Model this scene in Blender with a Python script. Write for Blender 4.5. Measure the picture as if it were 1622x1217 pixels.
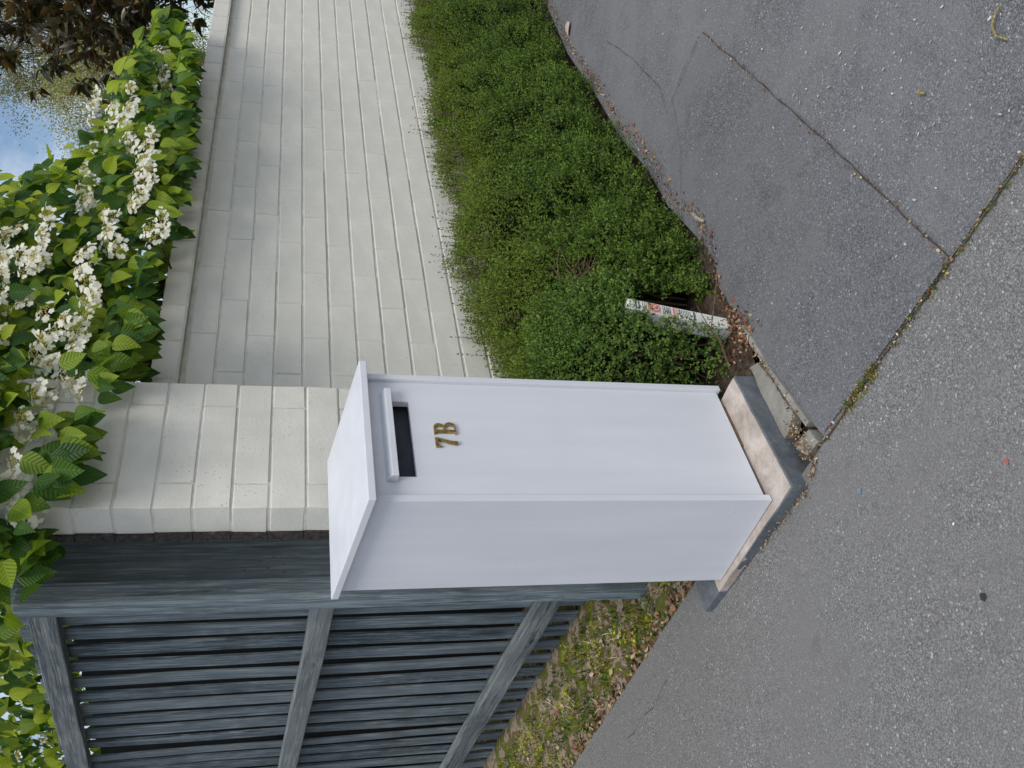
import bpy, bmesh, math, random
import numpy as np
from mathutils import Vector, Matrix, noise as mnoise

for o in list(bpy.data.objects): bpy.data.objects.remove(o)
S = bpy.context.scene
COL = S.collection
R = math.radians
rnd = random.Random(7)
rng = np.random.default_rng(7)

# ---------------------------------------------------------------- camera
FWD = Vector((0.698, 0.667, -0.262)).normalized()
RGT = Vector((0.697, -0.717, 0.032)); RGT = (RGT - FWD * RGT.dot(FWD)).normalized()
DWN = FWD.cross(RGT)
CAM = Vector((-1.258, -1.582, 1.244))
cd = bpy.data.cameras.new('camera'); cam = bpy.data.objects.new('camera', cd); COL.objects.link(cam)
# the phone was held upright but the file lies on its side: world up points to the left of the frame
mx, my, mz = DWN, RGT, -FWD
m = Matrix((mx, my, mz)).transposed().to_4x4(); m.translation = CAM
cam.matrix_world = m
cd.sensor_fit = 'HORIZONTAL'; cd.sensor_width = 36; cd.lens = 36 * 1397.6 / 1622
cd.clip_start = 0.05; cd.clip_end = 500
S.camera = cam
S.render.resolution_x = 1024; S.render.resolution_y = 768

# ---------------------------------------------------------------- sky, sun, exposure
SUN_EL, SUN_AZ = 58.0, 213.0            # azimuth clockwise from +Y
w = bpy.data.worlds.new('World'); S.world = w; w.use_nodes = True
nt = w.node_tree; nt.nodes.clear()
def wn(t, **k):
    n = nt.nodes.new(t)
    for a, b in k.items(): setattr(n, a, b)
    return n
sky = wn('ShaderNodeTexSky', sky_type='NISHITA', sun_disc=False, sun_elevation=R(SUN_EL), sun_rotation=R(SUN_AZ))
sky.air_density = 1.0; sky.dust_density = 0.6; sky.ozone_density = 1.2
tc = wn('ShaderNodeTexCoord')
mp = wn('ShaderNodeMapping'); mp.inputs['Scale'].default_value = (1.0, 1.0, 1.7); mp.inputs['Location'].default_value = (0.3, 0.15, 0.1)
cn = wn('ShaderNodeTexNoise'); cn.inputs['Scale'].default_value = 2.6; cn.inputs['Detail'].default_value = 7; cn.inputs['Roughness'].default_value = .55
cr = wn('ShaderNodeValToRGB'); cr.color_ramp.elements[0].position = .43; cr.color_ramp.elements[1].position = .58
mx_ = wn('ShaderNodeMixRGB'); mx_.inputs['Color2'].default_value = (8.6, 8.9, 9.5, 1)
bg = wn('ShaderNodeBackground'); bg.inputs['Strength'].default_value = 0.1
out = wn('ShaderNodeOutputWorld')
L = nt.links.new
L(tc.outputs['Generated'], mp.inputs['Vector']); L(mp.outputs['Vector'], cn.inputs['Vector']); L(cn.outputs['Fac'], cr.inputs['Fac'])
L(cr.outputs['Color'], mx_.inputs['Fac']); L(sky.outputs['Color'], mx_.inputs['Color1']); L(mx_.outputs['Color'], bg.inputs['Color']); L(bg.outputs['Background'], out.inputs['Surface'])
sd = bpy.data.lights.new('sun', 'SUN'); sun = bpy.data.objects.new('sun', sd); COL.objects.link(sun)
sd.energy = 2.0; sd.angle = R(25); sd.color = (1, .95, .87)
az, el = R(SUN_AZ), R(SUN_EL)
sdir = Vector((math.sin(az) * math.cos(el), math.cos(az) * math.cos(el), math.sin(el)))
sun.rotation_euler = sdir.to_track_quat('Z', 'Y').to_euler()
S.view_settings.view_transform = 'Standard'; S.view_settings.look = 'None'; S.view_settings.exposure = 0.23; S.view_settings.gamma = 1

# ---------------------------------------------------------------- helpers
def G(x, y): return -.047 - .05 * (x + .04) + .03 * (y + .1)      # the sloping ground
def tag(o, label=None, cat=None, group=None, kind=None):
    if label: o['label'] = label
    if cat: o['category'] = cat
    if group: o['group'] = group
    if kind: o['kind'] = kind
    return o
def link(name, me, mat=None, parent=None, loc=None):
    o = bpy.data.objects.new(name, me); COL.objects.link(o)
    if mat is not None and me is not None and len(me.materials) == 0:
        for q in (mat if isinstance(mat, (list, tuple)) else [mat]): me.materials.append(q)
    if parent: o.parent = parent
    if loc is not None: o.location = loc
    return o
def empty(name, loc=(0, 0, 0)):
    o = bpy.data.objects.new(name, None); COL.objects.link(o); o.location = loc; o.empty_display_size = .1
    return o
def mesh(name, V, F, smooth=False):
    me = bpy.data.meshes.new(name); me.from_pydata([tuple(v) for v in V], [], F)
    me.update()
    if smooth: me.polygons.foreach_set('use_smooth', [True] * len(me.polygons))
    return me
def bm_mesh(name, bm, smooth=False):
    bmesh.ops.recalc_face_normals(bm, faces=bm.faces)
    me = bpy.data.meshes.new(name); bm.to_mesh(me); bm.free()
    if smooth: me.polygons.foreach_set('use_smooth', [True] * len(me.polygons))
    return me
def box(bm, x0, x1, y0, y1, z0, z1, bev=0, seg=1):
    vs = [bm.verts.new((x, y, z)) for z in (z0, z1) for y in (y0, y1) for x in (x0, x1)]
    fs = [bm.faces.new([vs[i] for i in f]) for f in ((0, 2, 3, 1), (4, 5, 7, 6), (0, 1, 5, 4), (2, 6, 7, 3), (0, 4, 6, 2), (1, 3, 7, 5))]
    if bev:
        es = list({e for f in fs for e in f.edges})
        bmesh.ops.bevel(bm, geom=es, offset=bev, segments=seg, affect='EDGES', profile=.5)
def box_mesh(name, *a, **k):
    bm = bmesh.new(); box(bm, *a, **k); return bm_mesh(name, bm)
def hexa(bm, P, bev=0):      # eight corners: bottom four then top four, both counter-clockwise
    vs = [bm.verts.new(p) for p in P]
    fs = [bm.faces.new([vs[i] for i in f]) for f in ((3, 2, 1, 0), (4, 5, 6, 7), (0, 1, 5, 4), (1, 2, 6, 5), (2, 3, 7, 6), (3, 0, 4, 7))]
    if bev: bmesh.ops.bevel(bm, geom=list({e for f in fs for e in f.edges}), offset=bev, segments=2, affect='EDGES', profile=.5)
def tube_data(pts, rad, n=6):
    V, F = [], []
    pts = [Vector(p) for p in pts]
    for i, p in enumerate(pts):
        d = (pts[min(i + 1, len(pts) - 1)] - pts[max(i - 1, 0)]).normalized()
        a = d.orthogonal().normalized(); b = d.cross(a)
        if i and a.dot(pa) < 0: a, b = -a, -b
        if i:
            a = (pa - d * pa.dot(d)).normalized(); b = d.cross(a)
        pa = a
        r = rad[i] if isinstance(rad, (list, tuple)) else rad
        for k in range(n):
            t = 2 * math.pi * k / n; V.append(p + a * (r * math.cos(t)) + b * (r * math.sin(t)))
    for i in range(len(pts) - 1):
        for k in range(n):
            F.append((i * n + k, i * n + (k + 1) % n, (i + 1) * n + (k + 1) % n, (i + 1) * n + k))
    F.append(tuple(range(n - 1, -1, -1))); F.append(tuple((len(pts) - 1) * n + k for k in range(n)))
    return V, F
class Soup:
    def __init__(s): s.V, s.F = [], []
    def add(s, V, F):
        o = len(s.V); s.V += [tuple(v) for v in V]; s.F += [tuple(i + o for i in f) for f in F]
    def tube(s, pts, rad, n=6): s.add(*tube_data(pts, rad, n))
    def mesh(s, name, smooth=False): return mesh(name, s.V, s.F, smooth)
def np_mesh(name, V, F, uv=None, tint=None, smooth=False):
    """V (n,3), F (m,k) all faces of k corners; uv (n,2) and tint (n,3) per vertex"""
    me = bpy.data.meshes.new(name); n, (mm, k) = len(V), F.shape
    me.vertices.add(n); me.vertices.foreach_set('co', np.asarray(V, np.float32).ravel())
    me.loops.add(mm * k); me.loops.foreach_set('vertex_index', F.astype(np.int32).ravel())
    me.polygons.add(mm); me.polygons.foreach_set('loop_start', np.arange(mm, dtype=np.int32) * k)
    me.update(calc_edges=True)
    if smooth: me.polygons.foreach_set('use_smooth', np.ones(mm, bool))
    if uv is not None:
        l = me.uv_layers.new(name='uv'); l.data.foreach_set('uv', np.asarray(uv, np.float32)[F.ravel()].ravel())
    if tint is not None:
        a = me.attributes.new('tint', 'FLOAT_COLOR', 'POINT')
        a.data.foreach_set('color', np.concatenate([tint, np.ones((n, 1))], 1).astype(np.float32).ravel())
    me.validate(); return me
def frames(D, Nn):
    """rows of orthonormal frames: x along D, z near Nn"""
    D = D / np.linalg.norm(D, axis=1, keepdims=True)
    Y = np.cross(Nn, D); Y /= np.linalg.norm(Y, axis=1, keepdims=True) + 1e-9
    Z = np.cross(D, Y)
    return np.stack([D, Y, Z], 1)
def scatter(T, F, pos, fr, sc):
    """copies of template T at pos with frames fr and scale sc"""
    n = len(pos); V = np.einsum('vk,nkj->nvj', T, fr) * np.asarray(sc)[:, None, None] + pos[:, None, :]
    FF = F[None] + (np.arange(n) * len(T))[:, None, None]
    return V.reshape(-1, 3), FF.reshape(-1, F.shape[1])

# ---------------------------------------------------------------- materials
class Mat:
    def __init__(s, name, rough=.7, spec=.35):
        s.m = bpy.data.materials.new(name); s.m.use_nodes = True; s.t = s.m.node_tree; s.t.nodes.clear()
        s.out = s.n('ShaderNodeOutputMaterial'); s.b = s.n('ShaderNodeBsdfPrincipled')
        s.b.inputs['Roughness'].default_value = rough; s.b.inputs['Specular IOR Level'].default_value = spec
        s.l(s.b.outputs[0], s.out.inputs['Surface'])
    def n(s, t, **k):
        q = s.t.nodes.new(t)
        for a, b in k.items(): setattr(q, a, b)
        return q
    def l(s, a, b): s.t.links.new(a, b)
    def coord(s, kind='Object', scale=(1, 1, 1), rand=False):
        c = s.n('ShaderNodeTexCoord'); mp = s.n('ShaderNodeMapping'); mp.inputs['Scale'].default_value = scale
        s.l(c.outputs[kind], mp.inputs['Vector'])
        if rand:
            oi = s.n('ShaderNodeObjectInfo'); mu = s.n('ShaderNodeVectorMath', operation='SCALE'); mu.inputs[0].default_value = (37, 53, 71)
            s.l(oi.outputs['Random'], mu.inputs['Scale']); s.l(mu.outputs[0], mp.inputs['Location'])
        return mp.outputs[0]
    def noise(s, vec, scale, detail=4, rough=.55, dist=0):
        q = s.n('ShaderNodeTexNoise'); q.inputs['Scale'].default_value = scale; q.inputs['Detail'].default_value = detail
        q.inputs['Roughness'].default_value = rough; q.inputs['Distortion'].default_value = dist; s.l(vec, q.inputs['Vector']); return q.outputs['Fac']
    def vor(s, vec, scale, feature='F1', out='Distance'):
        q = s.n('ShaderNodeTexVoronoi', feature=feature); q.inputs['Scale'].default_value = scale; s.l(vec, q.inputs['Vector']); return q.outputs[out]
    def ramp(s, fac, stops):
        q = s.n('ShaderNodeValToRGB'); r = q.color_ramp
        while len(r.elements) > 1: r.elements.remove(r.elements[-1])
        for i, (p, c) in enumerate(stops):
            e = r.elements[0] if i == 0 else r.elements.new(p)
            e.position = p; e.color = (c, c, c, 1) if isinstance(c, (int, float)) else (*c, 1)
        s.l(fac, q.inputs['Fac']); return q.outputs['Color']
    def mix(s, fac, a, b, mode='MIX'):
        q = s.n('ShaderNodeMixRGB', blend_type=mode)
        for k, v in (('Fac', fac), ('Color1', a), ('Color2', b)):
            if isinstance(v, (int, float)): q.inputs[k].default_value = v if k == 'Fac' else (v, v, v, 1)
            elif isinstance(v, tuple): q.inputs[k].default_value = (*v, 1)
            else: s.l(v, q.inputs[k])
        return q.outputs['Color']
    def math(s, op, a, b=0.):
        q = s.n('ShaderNodeMath', operation=op)
        for i, v in enumerate((a, b)):
            if isinstance(v, (int, float)): q.inputs[i].default_value = v
            else: s.l(v, q.inputs[i])
        return q.outputs[0]
    def col(s, c):
        if isinstance(c, tuple): s.b.inputs['Base Color'].default_value = (*c, 1)
        else: s.l(c, s.b.inputs['Base Color'])
        return s
    def bump(s, h, strength=.3, dist=.01):
        q = s.n('ShaderNodeBump'); q.inputs['Strength'].default_value = strength; q.inputs['Distance'].default_value = dist
        s.l(h, q.inputs['Height']); s.l(q.outputs[0], s.b.inputs['Normal']); return s
    def trans(s, color, fac=.3):
        t = s.n('ShaderNodeBsdfTranslucent'); mxs = s.n('ShaderNodeMixShader'); mxs.inputs[0].default_value = fac
        if isinstance(color, tuple): t.inputs['Color'].default_value = (*color, 1)
        else: s.l(color, t.inputs['Color'])
        s.l(s.b.outputs[0], mxs.inputs[1]); s.l(t.outputs[0], mxs.inputs[2]); s.l(mxs.outputs[0], s.out.inputs['Surface']); return s

M = {}
def mat_white():
    k = Mat('white_paint', .42, .4)
    v = k.coord('Object', (14, 14, 1.6)); n1 = k.noise(v, 1.0, 6, .6); v2 = k.coord('Object', (160, 160, 5)); n2 = k.noise(v2, 1.0, 4, .6)
    v3 = k.coord('Object', (1, 1, 1)); n3 = k.noise(v3, 5, 4)
    c = k.mix(k.ramp(n1, [(.30, 0), (.72, 1)]), (.625, .645, .69), (.69, .705, .745)); c = k.mix(k.ramp(n3, [(.5, 0), (.75, .3)]), c, (.58, .605, .66)); k.col(c)
    k.l(k.ramp(n1, [(.3, .34), (.7, .5)]), k.b.inputs['Roughness'])
    h = k.mix(.5, n2, n1); k.bump(h, .12, .004); return k.m
def mat_block():
    k = Mat('painted_masonry', .62, .3)
    v = k.coord('Object', (1, 1, 1)); n = k.noise(v, 7, 5); oi = k.n('ShaderNodeObjectInfo')
    c = k.mix(k.ramp(n, [(.35, 0), (.7, 1)]), (.60, .585, .52), (.70, .685, .62))
    c = k.mix(k.math('MULTIPLY', oi.outputs['Random'], .22), c, (.57, .555, .485))
    vw = k.n('ShaderNodeNewGeometry'); sp = k.vor(vw.outputs['Position'], 70); msk = k.noise(vw.outputs['Position'], 9, 3)
    spots = k.math('MULTIPLY', k.ramp(sp, [(.10, 1), (.17, 0)]), k.ramp(msk, [(.46, 0), (.60, .85)]))
    c = k.mix(spots, c, (.30, .28, .23))
    st = k.coord('Object', (9, 9, 1.1)); sn = k.noise(st, 1.6, 4); c = k.mix(k.ramp(sn, [(.55, 0), (.8, .18)]), c, (.42, .42, .37)); k.col(c)
    fine = k.noise(vw.outputs['Position'], 130, 4, .7); k.bump(k.mix(.4, fine, k.noise(vw.outputs['Position'], 22, 3)), .35, .006); return k.m
def mat_mortar():
    k = Mat('painted_mortar', .7, .25); vw = k.n('ShaderNodeNewGeometry'); n = k.noise(vw.outputs['Position'], 18, 5)
    c = k.mix(k.ramp(n, [(.4, 0), (.7, 1)]), (.52, .505, .445), (.67, .655, .595)); k.col(c); k.bump(k.noise(vw.outputs['Position'], 120, 4), .5, .006); return k.m
def mat_raw():
    k = Mat('unpainted_block', .9, .2); v = k.n('ShaderNodeNewGeometry').outputs['Position']; n = k.noise(v, 60, 6, .7)
    k.col(k.ramp(n, [(.35, (.018, .017, .016)), (.62, (.07, .062, .055)), (.75, (.25, .24, .22))])); k.bump(n, .8, .01); return k.m
def mat_wood(name, axis, a, b, worn):
    k = Mat(name, .8, .2)
    def sv(t, l): q = [t, t, t]; q[axis] = l; return tuple(q)
    kn = k.vor(k.coord('Object', sv(6.5, 1.9), True), 1.0)                                  # knots
    v0 = k.coord('Object', sv(62, 2.6), True); sw = k.n('ShaderNodeVectorMath', operation='ADD'); k.l(v0, sw.inputs[0])
    kd = k.ramp(kn, [(0.0, 1), (.22, 0)]); km = k.n('ShaderNodeVectorMath', operation='SCALE'); km.inputs['Scale'].default_value = 3.2; k.l(kd, km.inputs[0]); k.l(km.outputs[0], sw.inputs[1])
    n = k.noise(sw.outputs[0], 1.0, 9, .68, .5); n2 = k.noise(k.coord('Object', sv(170, 7), True), 1, 5, .65); n3 = k.noise(k.coord('Object', (1, 1, 1), True), 5.5, 5, .6)
    n4 = k.noise(k.coord('Object', sv(24, 1.4), True), 1.0, 4)
    c = k.mix(k.ramp(n, [(.38, 0), (.60, 1)]), a, b)
    c = k.mix(k.ramp(n2, [(.50, 0), (.64, .65)]), c, worn); c = k.mix(k.ramp(n3, [(.46, 0), (.66, .6)]), c, a); c = k.mix(k.ramp(n4, [(.52, 0), (.66, .35)]), c, worn)
    c = k.mix(k.ramp(n, [(.30, .9), (.37, 0)]), c, tuple(x * .35 for x in a))                  # drying checks
    c = k.mix(k.ramp(kn, [(.035, .9), (.075, 0)]), c, (.012, .014, .016))
    oi = k.n('ShaderNodeObjectInfo'); c = k.mix(k.math('MULTIPLY', oi.outputs['Random'], .30), c, worn); k.col(c)
    k.bump(k.mix(.5, n, n2), .8, .006); return k.m
def mat_asphalt(name, lo, hi, speck, amount, patch):
    k = Mat(name, .88, .25); v = k.n('ShaderNodeNewGeometry').outputs['Position']
    cell = k.vor(v, 235, out='Color'); q = k.n('ShaderNodeSeparateColor'); k.l(cell, q.inputs[0])
    cell2 = k.vor(v, 450, out='Color'); q2 = k.n('ShaderNodeSeparateColor'); k.l(cell2, q2.inputs[0])
    d = k.vor(v, 235); d2 = k.vor(v, 450); big = k.noise(v, 2.6, 7, .65); mid = k.noise(v, 14, 5, .6); fine = k.noise(v, 320, 3, .6)
    c = k.mix(k.ramp(q.outputs[0], [(.05, 0), (.95, 1)]), lo, hi)
    c = k.mix(.45, c, k.mix(k.ramp(q2.outputs[1], [(.1, 0), (.9, 1)]), lo, hi))
    c = k.mix(k.ramp(d, [(.45, 0), (.75, .5)]), c, tuple(x * .35 for x in lo))                 # binder between the stones
    c = k.mix(k.ramp(q.outputs[1], [(amount, 0), (amount + .012, 1)]), c, speck)
    c = k.mix(k.ramp(q2.outputs[2], [(amount - .03, 0), (amount, .75)]), c, speck)
    c = k.mix(k.ramp(big, [(.40, 0), (.62, .7)]), c, patch); c = k.mix(k.ramp(mid, [(.55, 0), (.78, .3)]), c, tuple(x * .6 for x in lo)); k.col(c)
    h = k.mix(.35, k.ramp(d, [(.1, 1), (.75, 0)]), fine); h = k.mix(.35, h, k.ramp(d2, [(.1, 1), (.8, 0)])); k.bump(h, .75, .004); return k.m
def mat_concrete(name, a, b, stain, pits=True):
    k = Mat(name, .85, .25); v = k.n('ShaderNodeNewGeometry').outputs['Position']; n = k.noise(v, 9, 6, .65); n2 = k.noise(v, 45, 5, .7)
    c = k.mix(k.ramp(n, [(.36, 0), (.66, 1)]), a, b); c = k.mix(k.ramp(n2, [(.5, 0), (.75, .6)]), c, stain)
    if pits: c = k.mix(k.ramp(k.vor(v, 75), [(.08, .7), (.14, 0)]), c, tuple(x * .3 for x in a))
    k.col(c); k.bump(k.mix(.5, n2, k.noise(v, 240, 3)), .5, .006); return k.m
def mat_leaf(name, rough=.45, veins=True, tf=.36, spec=.22, boost=(1.35, 1.5, .5)):
    k = Mat(name, rough, spec); at = k.n('ShaderNodeAttribute', attribute_name='tint'); c = at.outputs['Color']
    if veins:
        uv = k.n('ShaderNodeUVMap', uv_map='uv'); sx = k.n('ShaderNodeSeparateXYZ'); k.l(uv.outputs[0], sx.inputs[0])
        av = k.math('ABSOLUTE', k.math('SUBTRACT', sx.outputs[1], .5))
        ph = k.math('SUBTRACT', k.math('MULTIPLY', sx.outputs[0], 46.0), k.math('MULTIPLY', av, 30.0)); sn = k.math('SINE', ph)
        c = k.mix(k.ramp(sn, [(.05, .30), (.6, 0)]), c, k.mix(1.0, c, (.45, .55, .4), 'MULTIPLY'))
        c = k.mix(k.ramp(av, [(.012, .55), (.035, 0)]), c, k.mix(1.0, c, (1.6, 1.5, 1.4), 'MULTIPLY'))
        k.bump(sn, .3, .003)
    k.col(c); k.trans(k.mix(1.0, c, boost, 'MULTIPLY'), tf); return k.m
def mat_plain(name, c, rough=.7, spec=.3, var=.25, scale=30, bump=.3):
    k = Mat(name, rough, spec); v = k.n('ShaderNodeNewGeometry').outputs['Position']; n = k.noise(v, scale, 5)
    k.col(k.mix(k.ramp(n, [(.3, 0), (.7, 1)]), tuple(x * (1 - var) for x in c), tuple(min(1, x * (1 + var)) for x in c))); k.bump(n, bump, .004); return k.m
def mat_tint(name, rough=.8, spec=.2, tf=0.0):
    k = Mat(name, rough, spec); at = k.n('ShaderNodeAttribute', attribute_name='tint'); k.col(at.outputs['Color'])
    if tf: k.trans(at.outputs['Color'], tf)
    return k.m
M['white'] = mat_white(); M['block'] = mat_block(); M['mortar'] = mat_mortar(); M['raw'] = mat_raw()
wa, wb, ww = (.018, .027, .036), (.098, .130, .150), (.30, .35, .37)
M['wood_z'] = mat_wood('blue_grey_stained_timber_upright', 2, wa, wb, ww)
M['wood_y'] = mat_wood('blue_grey_stained_timber_rail', 1, (.045, .058, .065), (.145, .170, .178), (.31, .335, .335))
M['wood_b'] = mat_wood('blue_grey_stained_board', 2, (.044, .062, .074), (.155, .198, .222), (.36, .42, .44))
M['path'] = mat_asphalt('footpath_asphalt', (.135, .134, .132), (.295, .292, .287), (.46, .455, .45), .978, (.195, .192, .188))
M['drive'] = mat_asphalt('driveway_asphalt', (.088, .091, .098), (.245, .250, .262), (.42, .425, .435), .980, (.205, .207, .214))
M['drive2'] = mat_asphalt('driveway_patch_asphalt', (.080, .083, .090), (.232, .236, .249), (.40, .405, .415), .984, (.185, .186, .192))
M['slate'] = mat_concrete('slate_grey_concrete', (.085, .098, .112), (.14, .155, .17), (.20, .21, .215))
M['beige'] = mat_concrete('weathered_cement', (.34, .29, .25), (.56, .50, .45), (.25, .20, .165), False)
M['strip'] = mat_concrete('mortar_strip', (.22, .21, .18), (.33, .32, .29), (.15, .14, .11))
M['dark'] = mat_plain('slot_inside_shade', (.06, .063, .08), .8, .2, .2)  # dark tone stands in for shade inside the mailbox slot
M['brass'] = None
k = Mat('brass', .34, .5); k.b.inputs['Metallic'].default_value = .85; v = k.n('ShaderNodeNewGeometry').outputs['Position']; k.col(k.ramp(k.noise(v, 120, 4), [(.35, (.26, .17, .055)), (.65, (.52, .37, .13))])); M['brass'] = k.m
M['soil'] = mat_plain('soil', (.060, .045, .034), .95, .1, .6, 60, .9)
M['crumb'] = mat_tint('debris')
M['bark'] = mat_plain('bark', (.085, .062, .048), .9, .15, .4, 80, .8)
M['twig'] = mat_plain('twig', (.16, .105, .07), .85, .2, .4, 120, .4)
M['vleaf'] = mat_leaf('viburnum_leaf')
M['hleaf'] = mat_leaf('hedge_leaf', .5, False, .25, .2)
M['mleaf'] = mat_leaf('magnolia_leaf', .3, False, .22, .5, (1.6, 1.1, .5))
M['pleaf'] = mat_leaf('pale_leaf', .6, False, .35, .3)
M['grass'] = mat_leaf('grass_blade', .55, False, .25, .3)
M['petal'] = Mat('white_petal', .55, .3).col((.92, .91, .82)).trans((.92, .92, .76), .4).m
M['cream'] = mat_plain('cream_flower_centre', (.60, .50, .19), .7, .2, .3, 200, .2)
M['rust'] = mat_plain('rust', (.17, .075, .035), .9, .2, .5, 150, .5)
M['plastic'] = mat_plain('white_plastic', (.76, .75, .71), .5, .4, .1, 30, .15)
M['ink'] = Mat('black_print', .6).col((.13, .13, .14)).m
M['red'] = Mat('red_print', .6).col((.60, .17, .12)).m
M['pink'] = Mat('faded_red_print', .6).col((.72, .42, .36)).m

# ================================================================= GROUND
def sheet(name, x0, x1, y0, y1, dz, mat, nx=2, ny=2):
    V = [(x0 + (x1 - x0) * i / nx, y0 + (y1 - y0) * j / ny, G(x0 + (x1 - x0) * i / nx, y0 + (y1 - y0) * j / ny) + dz) for j in range(ny + 1) for i in range(nx + 1)]
    F = [(j * (nx + 1) + i, j * (nx + 1) + i + 1, (j + 1) * (nx + 1) + i + 1, (j + 1) * (nx + 1) + i) for j in range(ny) for i in range(nx)]
    return tag(link(name, mesh(name, V, F), mat), kind='structure')
sheet('ground', -60, 60, -60, 60, -.05, M['soil'])

# driveway: meets the footpath at x = 0, its far edge runs along the hedge
def poly(name, pts, dz, mat, thick=0):
    V = [(x, y, G(x, y) + dz) for x, y in pts]; F = [tuple(range(len(pts)))]
    if thick:
        n = len(pts); V += [(x, y, G(x, y) + dz - thick) for x, y in pts]; F += [(i, i + n, (i + 1) % n + n, (i + 1) % n) for i in range(n)]
    me = mesh(name, V, F); return link(name, me, mat)
o = poly('footpath', [(-6, -40), (.012, -40), (.012, -.2), (.014, .30), (.124, .52), (.132, 2), (.15, 7), (.5, 40), (-6, 40)], 0, M['path']); tag(o, kind='structure')
hb = [(5.2, .33), (3.79, .23), (3.15, .21), (2.51, .12), (2.0, .07), (1.6, -.01), (1.33, -.03), (1.03, -.10), (.89, -.10), (.76, -.05), (.62, -.085), (.35, -.135), (.018, -.215)]
o = poly('driveway', [(.0122, -8), (16, -8), (16, .33)] + hb, -.003, M['drive']); tag(o, kind='structure')
o = poly('driveway_patch', [(.016, -.757), (.62, -.69), (1.587, -.564), (1.622, -.235), (1.33, -.10), (1.03, -.15), (.89, -.15), (.76, -.10), (.62, -.115), (.35, -.15), (.03, -.225)], .0015, M['drive2']); tag(o, kind='structure')

def wobble(pts, step=.03, amp=.006, seed=0):
    out = []
    for a, b in zip(pts[:-1], pts[1:]):
        a, b = Vector(a), Vector(b); n = max(2, int((b - a).length / step))
        for i in range(n): out.append(a.lerp(b, i / n))
    out.append(Vector(pts[-1])); r = []
    for i, q in enumerate(out):
        t = (out[min(i + 1, len(out) - 1)] - out[max(i - 1, 0)]).normalized(); s = mnoise.noise(Vector((q.x * 9 + seed, q.y * 9, 0))) * amp
        r.append((q + Vector((-t.y, t.x)) * s, t))
    return r
def ribbon(name, pts, wid, dz, mat, seed=0, amp=.006):
    V, F = [], []
    for i, (q, t) in enumerate(wobble(pts, .02, amp, seed)):
        ww_ = wid * max(.12, .75 + 1.1 * mnoise.noise(Vector((q.x * 23, q.y * 23, seed + 5.))))
        for sgn in (-1, 1):
            x, y = q.x - t.y * ww_ * sgn, q.y + t.x * ww_ * sgn; V.append((x, y, G(x, y) + dz))
        if i: F.append((2 * i - 2, 2 * i - 1, 2 * i + 1, 2 * i))
    return tag(link(name, mesh(name, V, F), mat), kind='structure')
M['crack'] = mat_plain('crack_dirt', (.068, .060, .050), .95, .1, .5, 200, .8)
ribbon('pavement_joint', [(.010, -.21), (.008, -.6), (.002, -1.0), (0, -3)], .0030, .004, M['crack'], 1)
ribbon('seam_crack', [(.012, -.757), (.62, -.69), (1.1, -.628), (1.587, -.564)], .0018, .0045, M['crack'], 2)
ribbon('seam_crack', [(1.587, -.564), (1.624, -.41), (1.622, -.235)], .0018, .0046, M['crack'], 3)
ribbon('seam_crack', [(1.622, -.235), (1.76, -.273), (2.2, -.2), (2.6, -.1)], .0012, .0047, M['crack'], 4)
ribbon('seam_crack', [(1.25, -.12), (1.38, -.22), (1.62, -.30)], .0008, .0048, M['crack'], 5)
ribbon('seam_crack', [(-.02, .9), (-.035, 1.1), (-.03, 1.3)], .0010, .0044, M['crack'], 6, .02)

# crumbs, grit and petals on the ground (stuff)
def flakes(name, pts, size, tints, tilt=.5, flat=.35, elong=1.0):
    n = len(pts); pts = np.asarray(pts, float)
    T = np.array([(-1, -.35, 0), (-.3, -.7, .1), (.8, -.4, 0), (1, .2, .15), (.2, .65, 0), (-.7, .5, .12)]) * [elong, 1, flat * 3]; F = np.array([(0, 1, 2, 3), (0, 3, 4, 5)])
    D = rng.normal(size=(n, 3)); D[:, 2] *= tilt; Nn = np.tile([0, 0, 1.], (n, 1)) + rng.normal(size=(n, 3)) * tilt
    V, FF = scatter(T, F, pts, frames(D, Nn), np.asarray(size))
    tn = np.repeat(np.asarray(tints), len(T), 0); return np_mesh(name, V, FF, tint=tn)
def pick(cols, n, jit=.25):
    c = np.asarray(cols)[rng.integers(0, len(cols), n)]; return np.clip(c * (1 + rng.normal(size=(n, 1)) * jit), .005, 1)
def along(path, n, spread, up=.004):
    out = []
    seg = [(Vector(a), Vector(b)) for a, b in zip(path[:-1], path[1:])]; ln = [(b - a).length for a, b in seg]
    for _ in range(n):
        a, b = rnd.choices(seg, ln)[0]; q = a.lerp(b, rnd.random()); q = q + Vector((rnd.gauss(0, spread), rnd.gauss(0, spread))); out.append((q.x, q.y, G(q.x, q.y) + up + abs(rnd.gauss(0, up))))
    return out
brown = [(.16, .09, .05), (.28, .17, .09), (.10, .06, .04), (.38, .28, .17), (.20, .075, .04)]
straw = [(.42, .34, .18), (.30, .22, .10), (.50, .43, .28), (.18, .12, .06)]
P_ = along([(.010, -.21), (.004, -1.2)], 260, .006) + along([(.012, -.757), (1.587, -.564), (1.622, -.22)], 120, .006) + along([(-.035, -.1), (.01, .53)], 260, .008)
link('grit', flakes('grit', P_, rng.uniform(.0015, .0045, len(P_)), pick(brown + straw, len(P_))), M['crumb'])['kind'] = 'stuff'
hedge_line = [(.62, -.11), (.76, -.09), (.89, -.15), (1.03, -.165), (1.33, -.075), (1.6, -.06), (2.0, .02), (2.51, .065), (3.15, .16), (3.79, .18), (5, .28)]
P_ = along(hedge_line, 1000, .014, .004) + along([(.55, -.05), (.5, -.12), (.62, -.08)], 330, .035, .005)
link('leaf_litter', flakes('leaf_litter', P_, rng.uniform(.002, .0065, len(P_)), pick(brown + [(.26, .11, .06), (.32, .19, .11)], len(P_)), .7), M['crumb'])['kind'] = 'stuff'
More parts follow.
